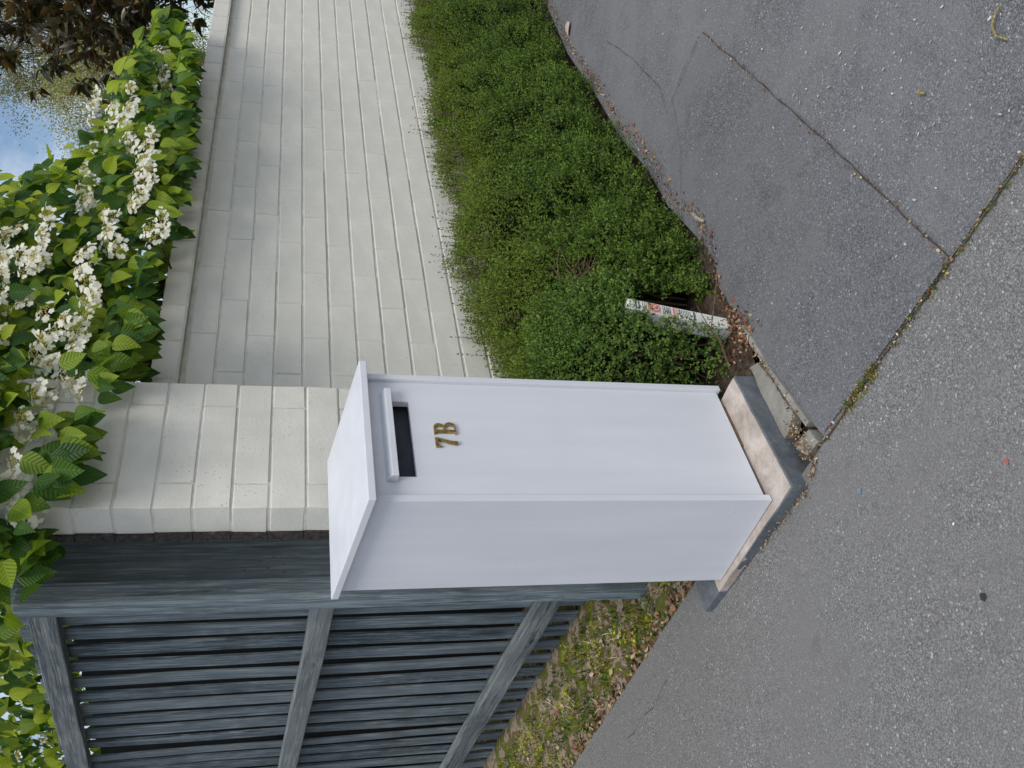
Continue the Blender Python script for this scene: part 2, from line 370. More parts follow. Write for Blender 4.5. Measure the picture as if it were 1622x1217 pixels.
def rand_petals(n):
    out = []
    while len(out) < n:
        x, y = rnd.uniform(.03, 4.5), rnd.uniform(-2.0, .1)
        if y < -.15 + .06 * x and rnd.random() < min(1, .05 + .95 * max(0, mnoise.noise(Vector((x * .9, y * .9, 3))) + .35)) * (1.0 if y < -.64 + .1 * x else .4): out.append((x, y, G(x, y) + .003))
    return out
P_ = rand_petals(2300)
link('fallen_petals', flakes('fallen_petals', P_, rng.uniform(.0014, .0034, len(P_)) * rng.choice([.6, .8, 1.0, 1.3], len(P_)), pick([(.42, .43, .44), (.34, .35, .36), (.50, .50, .49)], len(P_), .15), .12, .1, 1.4), M['crumb'])['kind'] = 'stuff'
P_ = [(x, y, G(x, y) + .003) for x, y in ((rnd.uniform(-1.2, 0), rnd.uniform(-1.6, 2)) for _ in range(120))]
link('pale_grit', flakes('pale_grit', P_, rng.uniform(.0015, .0045, len(P_)), pick([(.45, .42, .38), (.5, .47, .35), (.38, .28, .18)], len(P_)), .3), M['crumb'])['kind'] = 'stuff'
def blot(name, x, y, r, mat, label, cat, dz=.003):
    V = [(0, 0, 0)]; n = 14
    for i in range(n):
        a = 2 * math.pi * i / n; q = r * (.75 + .4 * rnd.random()); V.append((q * math.cos(a), q * math.sin(a), 0))
    o = link(name, mesh(name, V, [(0, 1 + i, 1 + (i + 1) % n) for i in range(n)]), mat, loc=(x, y, G(x, y) + dz)); o.rotation_euler = (math.atan(.03), math.atan(.05), 0); tag(o, label, cat)
M['gum'] = mat_plain('dark_gum', (.035, .037, .045), .7, .3, .2, 60, .4); M['bluep'] = mat_plain('blue_chalk', (.17, .24, .32), .9, .2, .5, 220, .3); M['redp'] = mat_plain('red_fleck', (.36, .13, .10), .8, .2, .4, 120, .3)
blot('gum_spot', -.543, -.398, .0085, M['gum'], 'round dark gum spot trodden into the footpath', 'gum spot')
blot('chalk_mark', -.167, -.241, .007, M['bluep'], 'small faded blue mark on the footpath near the plinth corner', 'mark')
blot('red_fleck', -.39, -.6, .006, M['redp'], 'small red fleck lying on the grey footpath', 'fleck')
def catkin(pts, label, rad):
    V = [(x, y, G(x, y) + .006 + z) for x, y, z in pts]; P3 = [Vector(v) for v in V]
    fine = []
    for i in range(len(P3) - 1):
        for j in range(5): fine.append(P3[i].lerp(P3[i + 1], j / 5))
    fine.append(P3[-1]); c = P3[0].copy()
    V, F = tube_data([q - c for q in fine], [rad * (1.0 if i % 2 else .6) * (.6 + .4 * math.sin(math.pi * min(1, .15 + i / len(fine)))) for i in range(len(fine))], 6)
    tag(link('catkin', mesh('catkin', V, F), M['catkin'], loc=c), label, 'catkin', 'catkins dropped on the driveway')
M['catkin'] = mat_plain('yellow_catkin', (.30, .24, .08), .8, .2, .5, 180, .6)
catkin([(.215, -1.125, 0), (.245, -1.118, .002), (.27, -1.128, .004), (.285, -1.15, .001), (.283, -1.165, 0)], 'long curled yellow catkin on the driveway', .0028)
catkin([(.352, -.948, 0), (.365, -.94, .003), (.375, -.945, 0)], 'short yellow catkin on the driveway asphalt', .0038)

# ================================================================= WALL AND PIER
YL, YP = .657, .4125
PH = 0.0
bricks = []
for v in range(5):
    bm = bmesh.new(); box(bm, -.1987, .1987, -.0035, .05, -.0462, .0462, .003, 1)
    for q in bm.verts: q.co += Vector((rnd.gauss(0, .0006), rnd.gauss(0, .0008), rnd.gauss(0, .0006)))
    bricks.append(bm_mesh('brick', bm)); bricks[-1].materials.append(M['block'])
wall = empty('block_wall', (.7, YL, -.3))
tag(wall, 'long cream painted block wall with a soldier course cap behind the hedge', 'wall')
def child(name, me, mat, parent, loc=(0, 0, 0)):
    o = link(name, me, mat, parent); o.location = Vector(loc) - parent_loc(parent); return o
def parent_loc(p):
    v = Vector((0, 0, 0))
    while p: v += p.location; p = p.parent
    return v
child('mortar_core', box_mesh('mortar_core', .60, 9.0, YL, YL + .09, -.5, 1.552), M['mortar'], wall)
z0 = 1.539
for i in range(14):
    zc = z0 - .05 - .1 * i
    row_off = .495 if i % 2 == 0 else .295          # joints at 1.495 or 1.695 - .4k after the shift to this frame
    x = row_off + .2
    while x < 8.9:
        if x - .2 > .58:
            o = child('brick', rnd.choice(bricks), None, wall, (x, YL + rnd.gauss(0, .0006), zc)); o.rotation_euler = (0, rnd.gauss(0, .001), rnd.gauss(0, .0012))
        x += .4
# soldier course on top, overhanging by 40 mm
caps = []
for v in range(3):
    bm = bmesh.new(); box(bm, -.0965, .0965, -.055, .075, 0, .088, .004, 1)
    for q in bm.verts: q.co += Vector((rnd.gauss(0, .0007), rnd.gauss(0, .0008), rnd.gauss(0, .0008)))
    caps.append(bm_mesh('cap_block', bm)); caps[-1].materials.append(M['block'])
child('cap_bedding', box_mesh('cap_bedding', .60, 9.0, YL - .036, YL + .115, 1.5525, 1.64), M['mortar'], wall)
x = .71
while x < 8.9:
    child('cap_block', rnd.choice(caps), None, wall, (x, YL + .018, 1.5555)); x += .2

pier = empty('block_pier', (.545, YP + .07, -.3))
tag(pier, 'cream painted block pier standing between the timber fence and the mailbox', 'pier')
PX0, PX1, PD = .304, .7875, .14
child('mortar_core', box_mesh('mortar_core', PX0 + .004, PX1 - .004, YP + .003, YP + PD - .003, -.3, 2.03), M['mortar'], pier)
child('return_wall', box_mesh('return_wall', .625, PX1 - .006, YP + PD - .003, YL + .002, -.3, 1.53), M['block'], pier)
def pier_brick(x0, x1, zc, seed):
    bm = bmesh.new(); box(bm, x0 + .0015, x1 - .0015, YP - .0005, YP + PD, zc - .0468, zc + .0468, .0025, 1)
    for q in bm.verts: q.co += Vector((rnd.gauss(0, .0008), rnd.gauss(0, .0009), rnd.gauss(0, .0009)))
    me = bm_mesh('brick', bm); me.materials.append(M['block']); me.materials.append(M['raw'])
    o = link('brick', me, None, pier); o.location = -pier.location; return o
for i in range(-2, 14):
    zc = 1.642 + .1 * (2 - i) - .05 - .1 - .1
    zc = 1.942 - .1 * (i + 2) + .05
    cuts = (PX0, .691, PX1) if i % 2 == 0 else (PX0, .392, PX1)
    for a, b in zip(cuts[:-1], cuts[1:]): pier_brick(a + .001, b - .001, zc, i)
# weathered raw edge at the back of the pier's left side
bm = bmesh.new()
for j in range(22):
    zz = -.2 + j * .1 + .042; box(bm, PX0 - .0035, PX0 + .02, YP + .108 + rnd.uniform(-.004, .004), YP + PD + .004, zz - .0985, zz + .0005, .002)
child('raw_edge', bm_mesh('raw_edge', bm), M['raw'], pier)

# ================================================================= FENCE
Q = 1.32
FX = lambda y: .478 + .075 * (y - 1.1)                 # rail face
RISE = .045
fence = empty('paling_fence', (.6, 2.2, 0.05)); tag(fence, 'blue grey stained paling fence with three rails beside the footpath', 'fence')
fang = -math.atan(.075)
for zr, hh in ((1.895, .088), (.985, .082), (.130, .086)):
    Lr = 7.0; bm = bmesh.new(); box(bm, 0, .05, 0, Lr, 0, hh, .004, 2)
    bmesh.ops.subdivide_edges(bm, edges=[e for e in bm.edges if abs((e.verts[0].co - e.verts[1].co).y) > 3], cuts=40, use_grid_fill=True)
    for q in bm.verts: q.co += Vector((.004 * mnoise.noise(Vector((q.co.y * 2, zr, 0))), 0, .006 * mnoise.noise(Vector((q.co.y * 1.7, zr, 4))) + (.002 * mnoise.noise(Vector((q.co.y * 30, q.co.z * 50, 4))))))
    o = link('rail', bm_mesh('rail', bm), M['wood_y'], fence); o.location = Vector((FX(.9), .9, zr)) - fence.location; o.rotation_euler = (math.atan(RISE), 0, fang)
pales = []
for v in range(6):
    bm = bmesh.new(); box(bm, 0, .012, -.0425, .0425, 0, 2.05, .002, 1)
    bmesh.ops.subdivide_edges(bm, edges=[e for e in bm.edges if abs((e.verts[0].co - e.verts[1].co).z) > 1], cuts=9)
    for q in bm.verts: q.co += Vector((.006 * mnoise.noise(Vector((v * 7, q.co.z * 1.5, 0))), .011 * mnoise.noise(Vector((v * 7, q.co.z * 1.2, 9))) + math.copysign(.003, q.co.y) * mnoise.noise(Vector((v * 3, q.co.z * 2, 5))), 0))
    pales.append(bm_mesh('pale', bm)); pales[-1].materials.append(M['wood_z'])
y = .95; i = 0
while y < 7.6:
    o = link('pale', pales[i % 6], None, fence); o.location = Vector((FX(y) + .0535 + rnd.uniform(0, .003), y, G(FX(y), y) + .03 + RISE * 0 + rnd.uniform(-.01, .01) + (y - 1) * .0)) - fence.location
    o.rotation_euler = (rnd.gauss(0, .004), rnd.gauss(0, .003), fang + rnd.gauss(0, .05)); y += .130 + rnd.uniform(-.004, .004); i += 1
M['gap_shade'] = mat_wood('gap_shade_black', 2, (.006, .007, .008), (.016, .018, .020), (.03, .034, .036))  # near-black colour puts deep shade behind the gaps between pales
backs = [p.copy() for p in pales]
for p in backs: p.materials.clear(); p.materials.append(M['gap_shade'])
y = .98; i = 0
while y < 7.6:       # added solid row behind the pales, closes off the sky so gaps go dark
    o = link('gap_backing', backs[(i * 5 + 2) % 6], None, fence); o.scale = (1, 1.6, 1); o.location = Vector((FX(y) + .45, y, G(FX(y), y) + .02)) - fence.location; o.rotation_euler = (0, 0, fang); y += .13; i += 1
# end post: a broad board with a batten nailed to its edge
post = empty('fence_end_post', (.40, .85, 0)); tag(post, 'broad knotty dark timber end post of the paling fence beside the pier', 'post')
qp = 1.15
cx, cy = CAM.x, CAM.y
def sc(x, y): return (cx + qp * (x - cx), cy + qp * (y - cy))
(ax, ay), (bx_, by_) = sc(.150, .545), sc(.3075, .545)
bm = bmesh.new(); box(bm, ax, bx_, ay, ay + .045, -.15, 2.0, .006, 2)
bmesh.ops.subdivide_edges(bm, edges=[e for e in bm.edges if abs((e.verts[0].co - e.verts[1].co).z) > 1], cuts=12)
for q in bm.verts: q.co.x += .004 * mnoise.noise(Vector((q.co.x * 3, q.co.z * 1.3, 2)))
bo = child('board', bm_mesh('board', bm), M['wood_b'], post)
(ax2, ay2), (bx2, by2) = sc(.070, .495), sc(.138, .555)
bm = bmesh.new(); box(bm, ax2, bx2, ay2, by2, -.15, 1.935, .007, 2)
bmesh.ops.subdivide_edges(bm, edges=[e for e in bm.edges if abs((e.verts[0].co - e.verts[1].co).z) > 1], cuts=12)
for q in bm.verts:
    q.co.x += .003 * mnoise.noise(Vector((q.co.x * 3, q.co.z * 1.3, 7))); q.co.y += .02 * max(0, (.9 - q.co.z)) * .3
child('batten', bm_mesh('batten', bm), M['wood_b'], post)
nail = Soup(); 
for n in range(10):
    a = 2 * math.pi * n / 10; nail.V.append((math.cos(a) * .006, 0, math.sin(a) * .006))
for n in range(10):
    a = 2 * math.pi * n / 10; nail.V.append((math.cos(a) * .004, -.003, math.sin(a) * .004))
nail.F = [(n, n + 10, (n + 1) % 10 + 10, (n + 1) % 10) for n in range(10)] + [tuple(range(10, 20))]
nme = nail.mesh('nail_head'); nme.materials.append(M['rust'])
for fx, fz in ((.55, 1.222), (.32, 1.240), (.40, 1.19), (.47, 1.262), (.22, 1.19), (.28, 1.31)):
    o = link('nail_head', nme, None, bo); o.location = Vector((ax + (bx_ - ax) * fx, ay + .0005, fz)) - post.location - bo.location; o.scale = (.6, .5, .6)

# ================================================================= MAILBOX
W, D, HF = .419, .36, 1.008
SL = .138                                   # lid slope
lidz = lambda y: 1.0165 + SL * y
mb = empty('mailbox', (W / 2, D / 2, 0)); tag(mb, 'tall white painted timber mailbox numbered 7B on a concrete plinth', 'mailbox')
def mbp(name, me, mat='white', par=None):
    p = par or mb; o = link(name, me, M[mat] if mat else None, p); o.location = -parent_loc(p); return o
TH = .018
def side(x0, x1, name):
    bm = bmesh.new(); hexa(bm, [(x0, 0, .0), (x1, 0, .0), (x1, D, .0), (x0, D, .0), (x0, 0, lidz(0) - .001), (x1, 0, lidz(0) - .001), (x1, D, lidz(D) - .001), (x0, D, lidz(D) - .001)], .0012)
    return mbp(name, bm_mesh(name, bm))
sl = side(0, TH, 'side_panel'); sr = side(W - TH, W, 'side_panel')
# front panel with its slot opening
SX0, SX1, SZ0, SZ1 = .081, .330, .907, .951
bm = bmesh.new(); x0, x1, zA, zB = TH + .0005, W - TH - .0005, .010, lidz(.012) - .002
def ring(y, o, i):
    return [bm.verts.new((x, y, z)) for x, z in ((o[0], o[2]), (o[1], o[2]), (o[1], o[3]), (o[0], o[3]))], [bm.verts.new((x, y, z)) for x, z in ((i[0], i[2]), (i[1], i[2]), (i[1], i[3]), (i[0], i[3]))]
of, inf_ = ring(.011, (x0, x1, zA, zB), (SX0, SX1, SZ0, SZ1)); ob, inb = ring(.029, (x0, x1, zA, zB), (SX0, SX1, SZ0, SZ1))
for k_ in range(4):
    j = (k_ + 1) % 4
    bm.faces.new((of[k_], of[j], inf_[j], inf_[k_])); bm.faces.new((ob[j], ob[k_], inb[k_], inb[j])); bm.faces.new((inf_[k_], inf_[j], inb[j], inb[k_])); bm.faces.new((of[j], of[k_], ob[k_], ob[j]))
fp = mbp('front_panel', bm_mesh('front_panel', bm))
mbp('back_panel', box_mesh('back_panel', TH + .0005, W - TH - .0005, D - .02, D - .002, .01, lidz(D) - .03))
mbp('bottom_panel', box_mesh('bottom_panel', TH + .0005, W - TH - .0005, .0295, D - .0205, .006, .024))
mbp('slot_shade_sheet', box_mesh('slot_shade_sheet', TH + .001, W - TH - .001, .052, .056, .3, 1.0), 'dark')  # dark sheet placed close behind the slot to read as its shaded inside
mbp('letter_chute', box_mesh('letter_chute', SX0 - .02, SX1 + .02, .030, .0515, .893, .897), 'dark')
# hood over the slot
bm = bmesh.new(); hexa(bm, [(.066, -.013, .953), (.356, -.013, .953), (.356, .0105, .953), (.066, .0105, .953), (.066, -.013, .968), (.356, -.013, .968), (.356, .0105, .981), (.066, .0105, .981)], .0015)
mbp('slot_hood', bm_mesh('slot_hood', bm), par=fp)
# lid
bm = bmesh.new(); LX0, LX1, LY0, LY1, LT = -.021, .434, -.032, .366, .019
hexa(bm, [(LX0, LY0, lidz(LY0)), (LX1, LY0, lidz(LY0)), (LX1, LY1, lidz(LY1)), (LX0, LY1, lidz(LY1)), (LX0, LY0, lidz(LY0) + LT), (LX1, LY0, lidz(LY0) + LT), (LX1, LY1, lidz(LY1) + LT), (LX0, LY1, lidz(LY1) + LT)], .0022)
mbp('lid', bm_mesh('lid', bm))
# shims under the box
mbp('packer', box_mesh('packer', .20, .35, .014, .03, -.0018, .0055), 'twig')
mbp('packer', box_mesh('packer', .03, .09, .2, .25, -.0018, -.0004), 'twig')
# filled nail holes on the left side
dm = nail.mesh('plugged_nail'); dm.materials.append(M['plug'] if 'plug' in M else mat_plain('filler', (.52, .52, .55), .7, .2, .1, 80, .2))
for yy, zz in ((.05, .975), (.30, .985), (.04, .665), (.25, .63), (.33, .93), (.035, .11), (.05, .085)):
    o = link('plugged_nail', dm, None, sl); o.location = Vector((.0006, yy, zz)) - parent_loc(sl); o.rotation_euler = (0, 0, R(-90)); o.scale = (.45, .3, .45)
# brass number
def glyph(name, outlines, x, z, h, label=None):
    cu = bpy.data.curves.new(name, 'CURVE'); cu.dimensions = '2D'; cu.fill_mode = 'BOTH'; cu.extrude = .0022; cu.bevel_depth = .0005; cu.offset = -.0012; cu.bevel_resolution = 1
    for pts in outlines:
        sp = cu.splines.new('POLY'); sp.points.add(len(pts) - 1); sp.use_cyclic_u = True
        for q, (a, b) in zip(sp.points, pts): q.co = (a * h, b * h, 0, 1)
    t = bpy.data.objects.new('tmp', cu); COL.objects.link(t)
    me = bpy.data.meshes.new_from_object(t.evaluated_get(bpy.context.evaluated_depsgraph_get())); bpy.data.objects.remove(t); me.name = name
    me.materials.clear(); me.materials.append(M['brass'])
    o = link(name, me, None, mb); o.rotation_euler = (R(90), 0, 0); o.location = Vector((x, .0075, z)) - mb.location; return o
def arc(cx_, cy_, rx, ry, a0, a1, n=12): return [(cx_ + rx * math.cos(R(a0 + (a1 - a0) * i / n)), cy_ + ry * math.sin(R(a0 + (a1 - a0) * i / n))) for i in range(n + 1)]
seven = [(.0, 1.0), (.0, .70), (.045, .70), (.085, .80), (.15, .845), (.40, .845), (.27, .55), (.17, .28), (.13, .0), (.345, .0), (.36, .25), (.43, .53), (.56, .88), (.56, 1.0), (.10, 1.0), (.06, .975), (.04, 1.0)]
glyph('number_seven', [seven], .1725, .7955, .0575)
Bo = [(0, 0), (.42, 0)] + arc(.42, .27, .29, .27, -90, 55, 12) + [(.50, .53)] + arc(.40, .755, .25, .245, -45, 90, 12) + [(0, 1), (0, .935), (.08, .92), (.08, .08), (0, .065)]
Bh1 = [(.27, .08), (.38, .08)] + arc(.38, .275, .13, .195, -90, 90, 8)[1:-1] + [(.38, .47), (.27, .47)]
Bh2 = [(.27, .56), (.35, .56)] + arc(.35, .74, .12, .18, -90, 90, 8)[1:-1] + [(.35, .92), (.27, .92)]
glyph('letter_b', [Bo, Bh1, Bh2], .2155, .7955, .0575)

# concrete plinth below it
pl = empty('concrete_plinth', (.17, .2, -.06)); tag(pl, 'low slate grey concrete plinth under the white mailbox', 'plinth')
pts = [(-.030, -.088), (.384, -.074), (.40, .50), (-.008, .515)]
def prism(pts, zb, zt, bev=.004, sub=0):
    bm = bmesh.new(); lo = [bm.verts.new((x, y, zb)) for x, y in pts]; up = [bm.verts.new((x, y, zt)) for x, y in pts]; n = len(pts)
    bm.faces.new(lo[::-1]); bm.faces.new(up)
    for i in range(n): bm.faces.new((lo[i], lo[(i + 1) % n], up[(i + 1) % n], up[i]))
    if bev: bmesh.ops.bevel(bm, geom=bm.edges[:], offset=bev, segments=2, affect='EDGES', profile=.5)
    if sub:
        bmesh.ops.subdivide_edges(bm, edges=[e for e in bm.edges if e.calc_length() > .1], cuts=sub, use_grid_fill=True)
        for v in bm.verts: v.co += Vector((mnoise.noise(v.co * 24), mnoise.noise(v.co * 24 + Vector((5, 0, 0))), mnoise.noise(v.co * 17 + Vector((0, 9, 0))) * .6)) * .0025
    return bm
o = child('slab', bm_mesh('slab', prism(pts, -.16, -.0055, .003, 12)), M['slate'], pl)
o = child('cement_bed', bm_mesh('cement_bed', prism([(-.026, -.083), (.380, -.069), (.392, .38), (-.014, .40)], -.03, -.0022, .002, 12)), M['beige'], pl)
# broken mortar strip between plinth and driveway
def roughpoly(name, pts, dz, mat, seed, th=.03, amp=.008):
    V = []
    for q, t in wobble([*pts, pts[0]], .025, amp, seed)[:-1]: V.append((q.x, q.y))
    bm = bmesh.new(); n = len(V); up = [bm.verts.new((x, y, G(x, y) + dz + .002 * mnoise.noise(Vector((x * 20, y * 20, seed))))) for x, y in V]; lo = [bm.verts.new((x, y, G(x, y) + dz - th)) for x, y in V]
    bm.faces.new(up)
    for i in range(n): bm.faces.new((lo[i], lo[(i + 1) % n], up[(i + 1) % n], up[i]))
    bmesh.ops.triangulate(bm, faces=[f for f in bm.faces if len(f.verts) > 4])
    return link(name, bm_mesh(name, bm), mat)
tag(roughpoly('mortar_strip', [(.135, -.088), (.395, -.076), (.42, -.075), (.40, -.118), (.30, -.138), (.16, -.155), (.14, -.12)], .002, M['strip'], 1), 'broken pale mortar strip along the plinth front', 'mortar')
tag(roughpoly('mortar_chip', [(.022, -.195), (.028, -.14), (.075, -.115), (.085, -.150), (.075, -.185)], .005, M['strip'], 2), 'loose corner chunk of mortar at the driveway joint', 'mortar')
tag(roughpoly('mortar_edge', [(.09, -.198), (.35, -.152), (.58, -.125), (.58, -.112), (.35, -.137), (.09, -.180)], .006, M['strip'], 3, amp=.005), 'thin mortar fillet between soil and driveway patch', 'mortar')
P_ = along([(.02, -.15), (.135, -.13)], 260, .018, .003) + along([(-.03, -.1), (.02, -.19)], 60, .008, .003) + along([(.14, -.165), (.58, -.115)], 160, .006, .004)
link('straw_litter', flakes('straw_litter', P_, rng.uniform(.0012, .004, len(P_)), pick(straw + brown, len(P_)), .7, .35, 1.7), M['crumb'])['kind'] = 'stuff'
# bare earth between plinth and hedge
earth = []
V, F = [], []
nx_, ny_ = 40, 40
for j in range(ny_ + 1):
    for i in range(nx_ + 1):
        x = .30 + (1.0 - .30) * i / nx_; f = j / ny_; yb = -.128 + .0 * x if x > .58 else -.075 - .06 * min(1, max(0, (x - .38) / .1)); y = yb + (.64 - yb) * f
        V.append((x, y, G(x, y) - .004 + .022 * min(1, f * 9) * (.6 + mnoise.noise(Vector((x * 13, y * 13, 0)))) + .006 * mnoise.noise(Vector((x * 60, y * 60, 0)))))
for j in range(ny_):
    for i in range(nx_): F.append((j * (nx_ + 1) + i, j * (nx_ + 1) + i + 1, (j + 1) * (nx_ + 1) + i + 1, (j + 1) * (nx_ + 1) + i))
tag(link('bare_soil', mesh('bare_soil', V, F, True), M['soil']), kind='structure')

# ================================================================= MARKER POST in the hedge
mk = empty('marker_post', (.612, -.052, G(.6, -.06))); tag(mk, 'short leaning white marker post with red and black print in the hedge', 'marker post')
mk.rotation_euler = (R(2), R(10), 0)
PW, PHt = .050, .325
bm = bmesh.new(); box(bm, -PW / 2, PW / 2, -PW / 2, PW / 2, -.05, PHt, .004, 2); link('post_body', bm_mesh('post_body', bm), M['plastic'], mk)
fy = -PW / 2 - .0006
def mark(name, x0, x1, z0, z1, mat): link(name, box_mesh(name, x0, x1, fy - .0004, fy + .0008, z0, z1), M[mat], mk)
mark('red_field', -.019, .019, .222, .2585, 'pink'); mark('red_field', -.019, .019, .168, .1785, 'pink')
mark('red_bar', -.020, .020, .2590, .2615, 'red'); mark('red_bar', -.020, .020, .1790, .182, 'red')
bm = bmesh.new(); n = 28; vs = []
for rr in (.0168, .0138):
    for yy in (fy - .0016, fy):
        vs.append([bm.verts.new((rr * math.cos(2 * math.pi * i / n), yy, .2400 + rr * math.sin(2 * math.pi * i / n))) for i in range(n)])
for i in range(n):
    j = (i + 1) % n; bm.faces.new((vs[0][i], vs[0][j], vs[2][j], vs[2][i])); bm.faces.new((vs[0][j], vs[0][i], vs[1][i], vs[1][j])); bm.faces.new((vs[2][i], vs[2][j], vs[3][j], vs[3][i]))
link('prohibition_ring', bm_mesh('prohibition_ring', bm), M['red'], mk)
o = link('prohibition_bar', box_mesh('prohibition_bar', -.0145, .0145, -.0008, .0006, -.0014, .0014), M['red'], mk); o.location = (0, fy - .0008, .24); o.rotation_euler = (0, R(45), 0)
o = link('pictogram', box_mesh('pictogram', -.003, .004, fy - .001, fy, .2315, .237), M['ink'], mk)
def print_rows(zs, h, x0, x1):          # rows of worn, unreadable small print
    s = bmesh.new()
    for zz in zs:
        x = x0 + rnd.uniform(0, .002)
        while x < x1:
            wd = rnd.uniform(.0012, .004); box(s, x, min(x1, x + wd), fy - .0004, fy + .0006, zz, zz + h * rnd.uniform(.7, 1)); x += wd + rnd.uniform(.0007, .0016)
    link('worn_print', bm_mesh('worn_print', s), M['ink'], mk)
print_rows((.2965, .287), .0055, -.019, .019); print_rows((.277, .271, .2655), .0018, -.018, .018)
print_rows((.213, .2075, .2015, .196, .1905), .0022, -.018, .018); print_rows((.160, .1545, .149, .1435, .138, .1325, .127), .002, -.018, .017); print_rows((.112,), .006, -.019, .019)

# ================================================================= FOLIAGE BUILDERS
def leaf_template(nl=7, ncol=2, width=.30, tip=1.5, fold=.16, droop=.18, pleat=0.0):
    V, UV, F = [], [], []; cols = 2 * ncol + 1
    for i in range(nl + 1):
        t = i / nl; wd = width * (math.sin(math.pi * min(1, t ** .72)) ** .85) * (1 - .25 * t ** 3) + .004
        if i == nl: wd = .003
        for c in range(cols):
            s = (c - ncol) / ncol; V.append((t, s * wd, abs(s) * wd * fold * 2 - droop * t * t + pleat * ((i + abs(c - ncol)) % 2) * .5)); UV.append((t, .5 + s * .5 * min(1, wd / width)))
    for i in range(nl):
        for c in range(cols - 1): a = i * cols + c; F.append((a, a + cols, a + cols + 1, a + 1))
    return np.array(V), np.array(F), np.array(UV)

# ----------------------------------------------------------------- hedge
ldiam = np.array([(0, 0, 0), (.45, .36, .06), (1, 0, -.05), (.45, -.36, .06)]); lF = np.array([(0, 1, 2, 3)])
def sprigs(roots, dirs, lens, pairs, leaf, tints):
    """shoots with opposite leaf pairs -> leaf positions, frames, sizes, tints"""
    n = len(roots); dirs = dirs / np.linalg.norm(dirs, axis=1, keepdims=True)
    ref = rng.normal(size=(n, 3)); a = np.cross(dirs, ref); a /= np.linalg.norm(a, axis=1, keepdims=True); b = np.cross(dirs, a)
    Ps, Ds, Ns, Ss, Ts = [], [], [], [], []
    for k_ in range(pairs):
        t = (k_ + .6) / pairs; ax_ = a if k_ % 2 else b
        base = roots + dirs * (lens * t)[:, None]
        for sg in (-1, 1):
            d = ax_ * sg + dirs * (.35 + .5 * t) + rng.normal(size=(n, 3)) * .28
            Ps.append(base); Ds.append(d); Ns.append(dirs + rng.normal(size=(n, 3)) * .35 + np.array([0, 0, .4]))
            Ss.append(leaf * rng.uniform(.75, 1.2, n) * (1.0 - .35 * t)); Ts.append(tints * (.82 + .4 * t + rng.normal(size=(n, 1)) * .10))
    Ps.append(roots + dirs * lens[:, None] * .97); Ds.append(dirs + rng.normal(size=(n, 3)) * .3); Ns.append(a); Ss.append(leaf * .8 * np.ones(n)); Ts.append(tints * 1.2)
    return map(np.concatenate, (Ps, Ds, Ns, Ss, Ts))
def build_leaves(name, Ps, Ds, Ns, Ss, Ts, mat, parent, T=ldiam, F=lF, uv=None, smooth=False):
    fr = frames(Ds, Ns); V, FF = scatter(T, F, Ps, fr, Ss)
    if uv is not None:            # curl, fold and broaden each leaf a little differently
        nl_ = len(Ps); t_ = T[None, :, 0]; up_ = (rng.normal(size=(nl_, 1)) * .10 * np.sin(t_ * 3.0) + rng.normal(size=(nl_, 1)) * .14 * t_ ** 2) * np.asarray(Ss)[:, None]; si_ = rng.normal(size=(nl_, 1)) * .09 * t_ ** 2 * np.asarray(Ss)[:, None]
        V = (V.reshape(nl_, -1, 3) + up_[:, :, None] * fr[:, None, 2, :] + si_[:, :, None] * fr[:, None, 1, :]).reshape(-1, 3)
    me = np_mesh(name, V, FF, uv=None if uv is None else np.tile(uv, (len(Ps), 1)), tint=np.repeat(np.clip(Ts, .002, 1), len(T), 0), smooth=smooth)
    o = link(name, me, mat, parent); o['kind'] = 'stuff'
    if parent: o.location = -parent_loc(parent)
    return o
hx = np.array([.6, .76, .89, 1.03, 1.33, 1.6, 2.0, 2.51, 3.15, 3.79, 5.2, 7])
hy = np.array([-.04, -.075, -.105, -.12, -.045, -.03, .04, .085, .18, .205, .30, .36])
hz = np.array([.47, .47, .47, .475, .49, .50, .485, .475, .45, .45, .44, .42])
def vnoise(P, f, s): return np.array([mnoise.noise(Vector((p[0] * f + s, p[1] * f, p[2] * f))) for p in P])
def hedge_surface(x, u):
    """u 0..1 from front foot over the shoulder to the wall"""
    yf = np.interp(x, hx, hy); zt = np.interp(x, hx, hz) + .025 * np.sin(x * 5.1) + .015 * np.sin(x * 11.3 + 1); gz = G(x, yf)
    hgt = zt - gz; dep = .625 - yf; us = .47
    a = np.clip(u / us, 0, 1); b = np.clip((u - us) / (1 - us), 0, 1)
    yy = yf + .03 - .055 * np.sin(np.pi * np.clip(a, 0, 1) * .8) + .14 * a ** 3 + (dep - .14) * b
    zz = gz + hgt * (a * .82) + hgt * .18 * np.sin(np.pi * .5 * np.clip(b * 2.2 + a * 0, 0, 1)) - .03 * b
    return np.stack([x, yy, zz], 1)
def hedge_normal(x, u):
    e = 1e-3; du = hedge_surface(x, np.clip(u + e, 0, 1)) - hedge_surface(x, np.clip(u - e, 0, 1)); dx = hedge_surface(x + e, u) - hedge_surface(x - e, u)
    n = np.cross(dx, du); n /= np.linalg.norm(n, axis=1, keepdims=True) + 1e-9; return n
hedge = empty('clipped_hedge', (2.4, .25, -.12)); tag(hedge, 'long small-leaved green hedge along the foot of the block wall', 'hedge')
NS = 29000
xs = .72 + 5.2 * rng.random(NS) ** 1.45; us_ = np.where(rng.random(NS) < .5, rng.random(NS) * .47, .42 + .58 * rng.random(NS))
Sf = hedge_surface(xs, us_); Nn = hedge_normal(xs, us_)
cl = vnoise(Sf, 5.5, 0) * .06 + vnoise(Sf, 13, 7) * .06
hole = vnoise(Sf, 3.3, 31)
keep = ~((hole < -.5) & (us_ < .5)) & ((xs > .79 + .04 * vnoise(Sf, 9, 40)) | (us_ > .62))
gap = np.hypot(Sf[:, 0] - .93, (Sf[:, 2] - .30) * 1.3) > .05          # the bare twiggy gap next to the end shrub
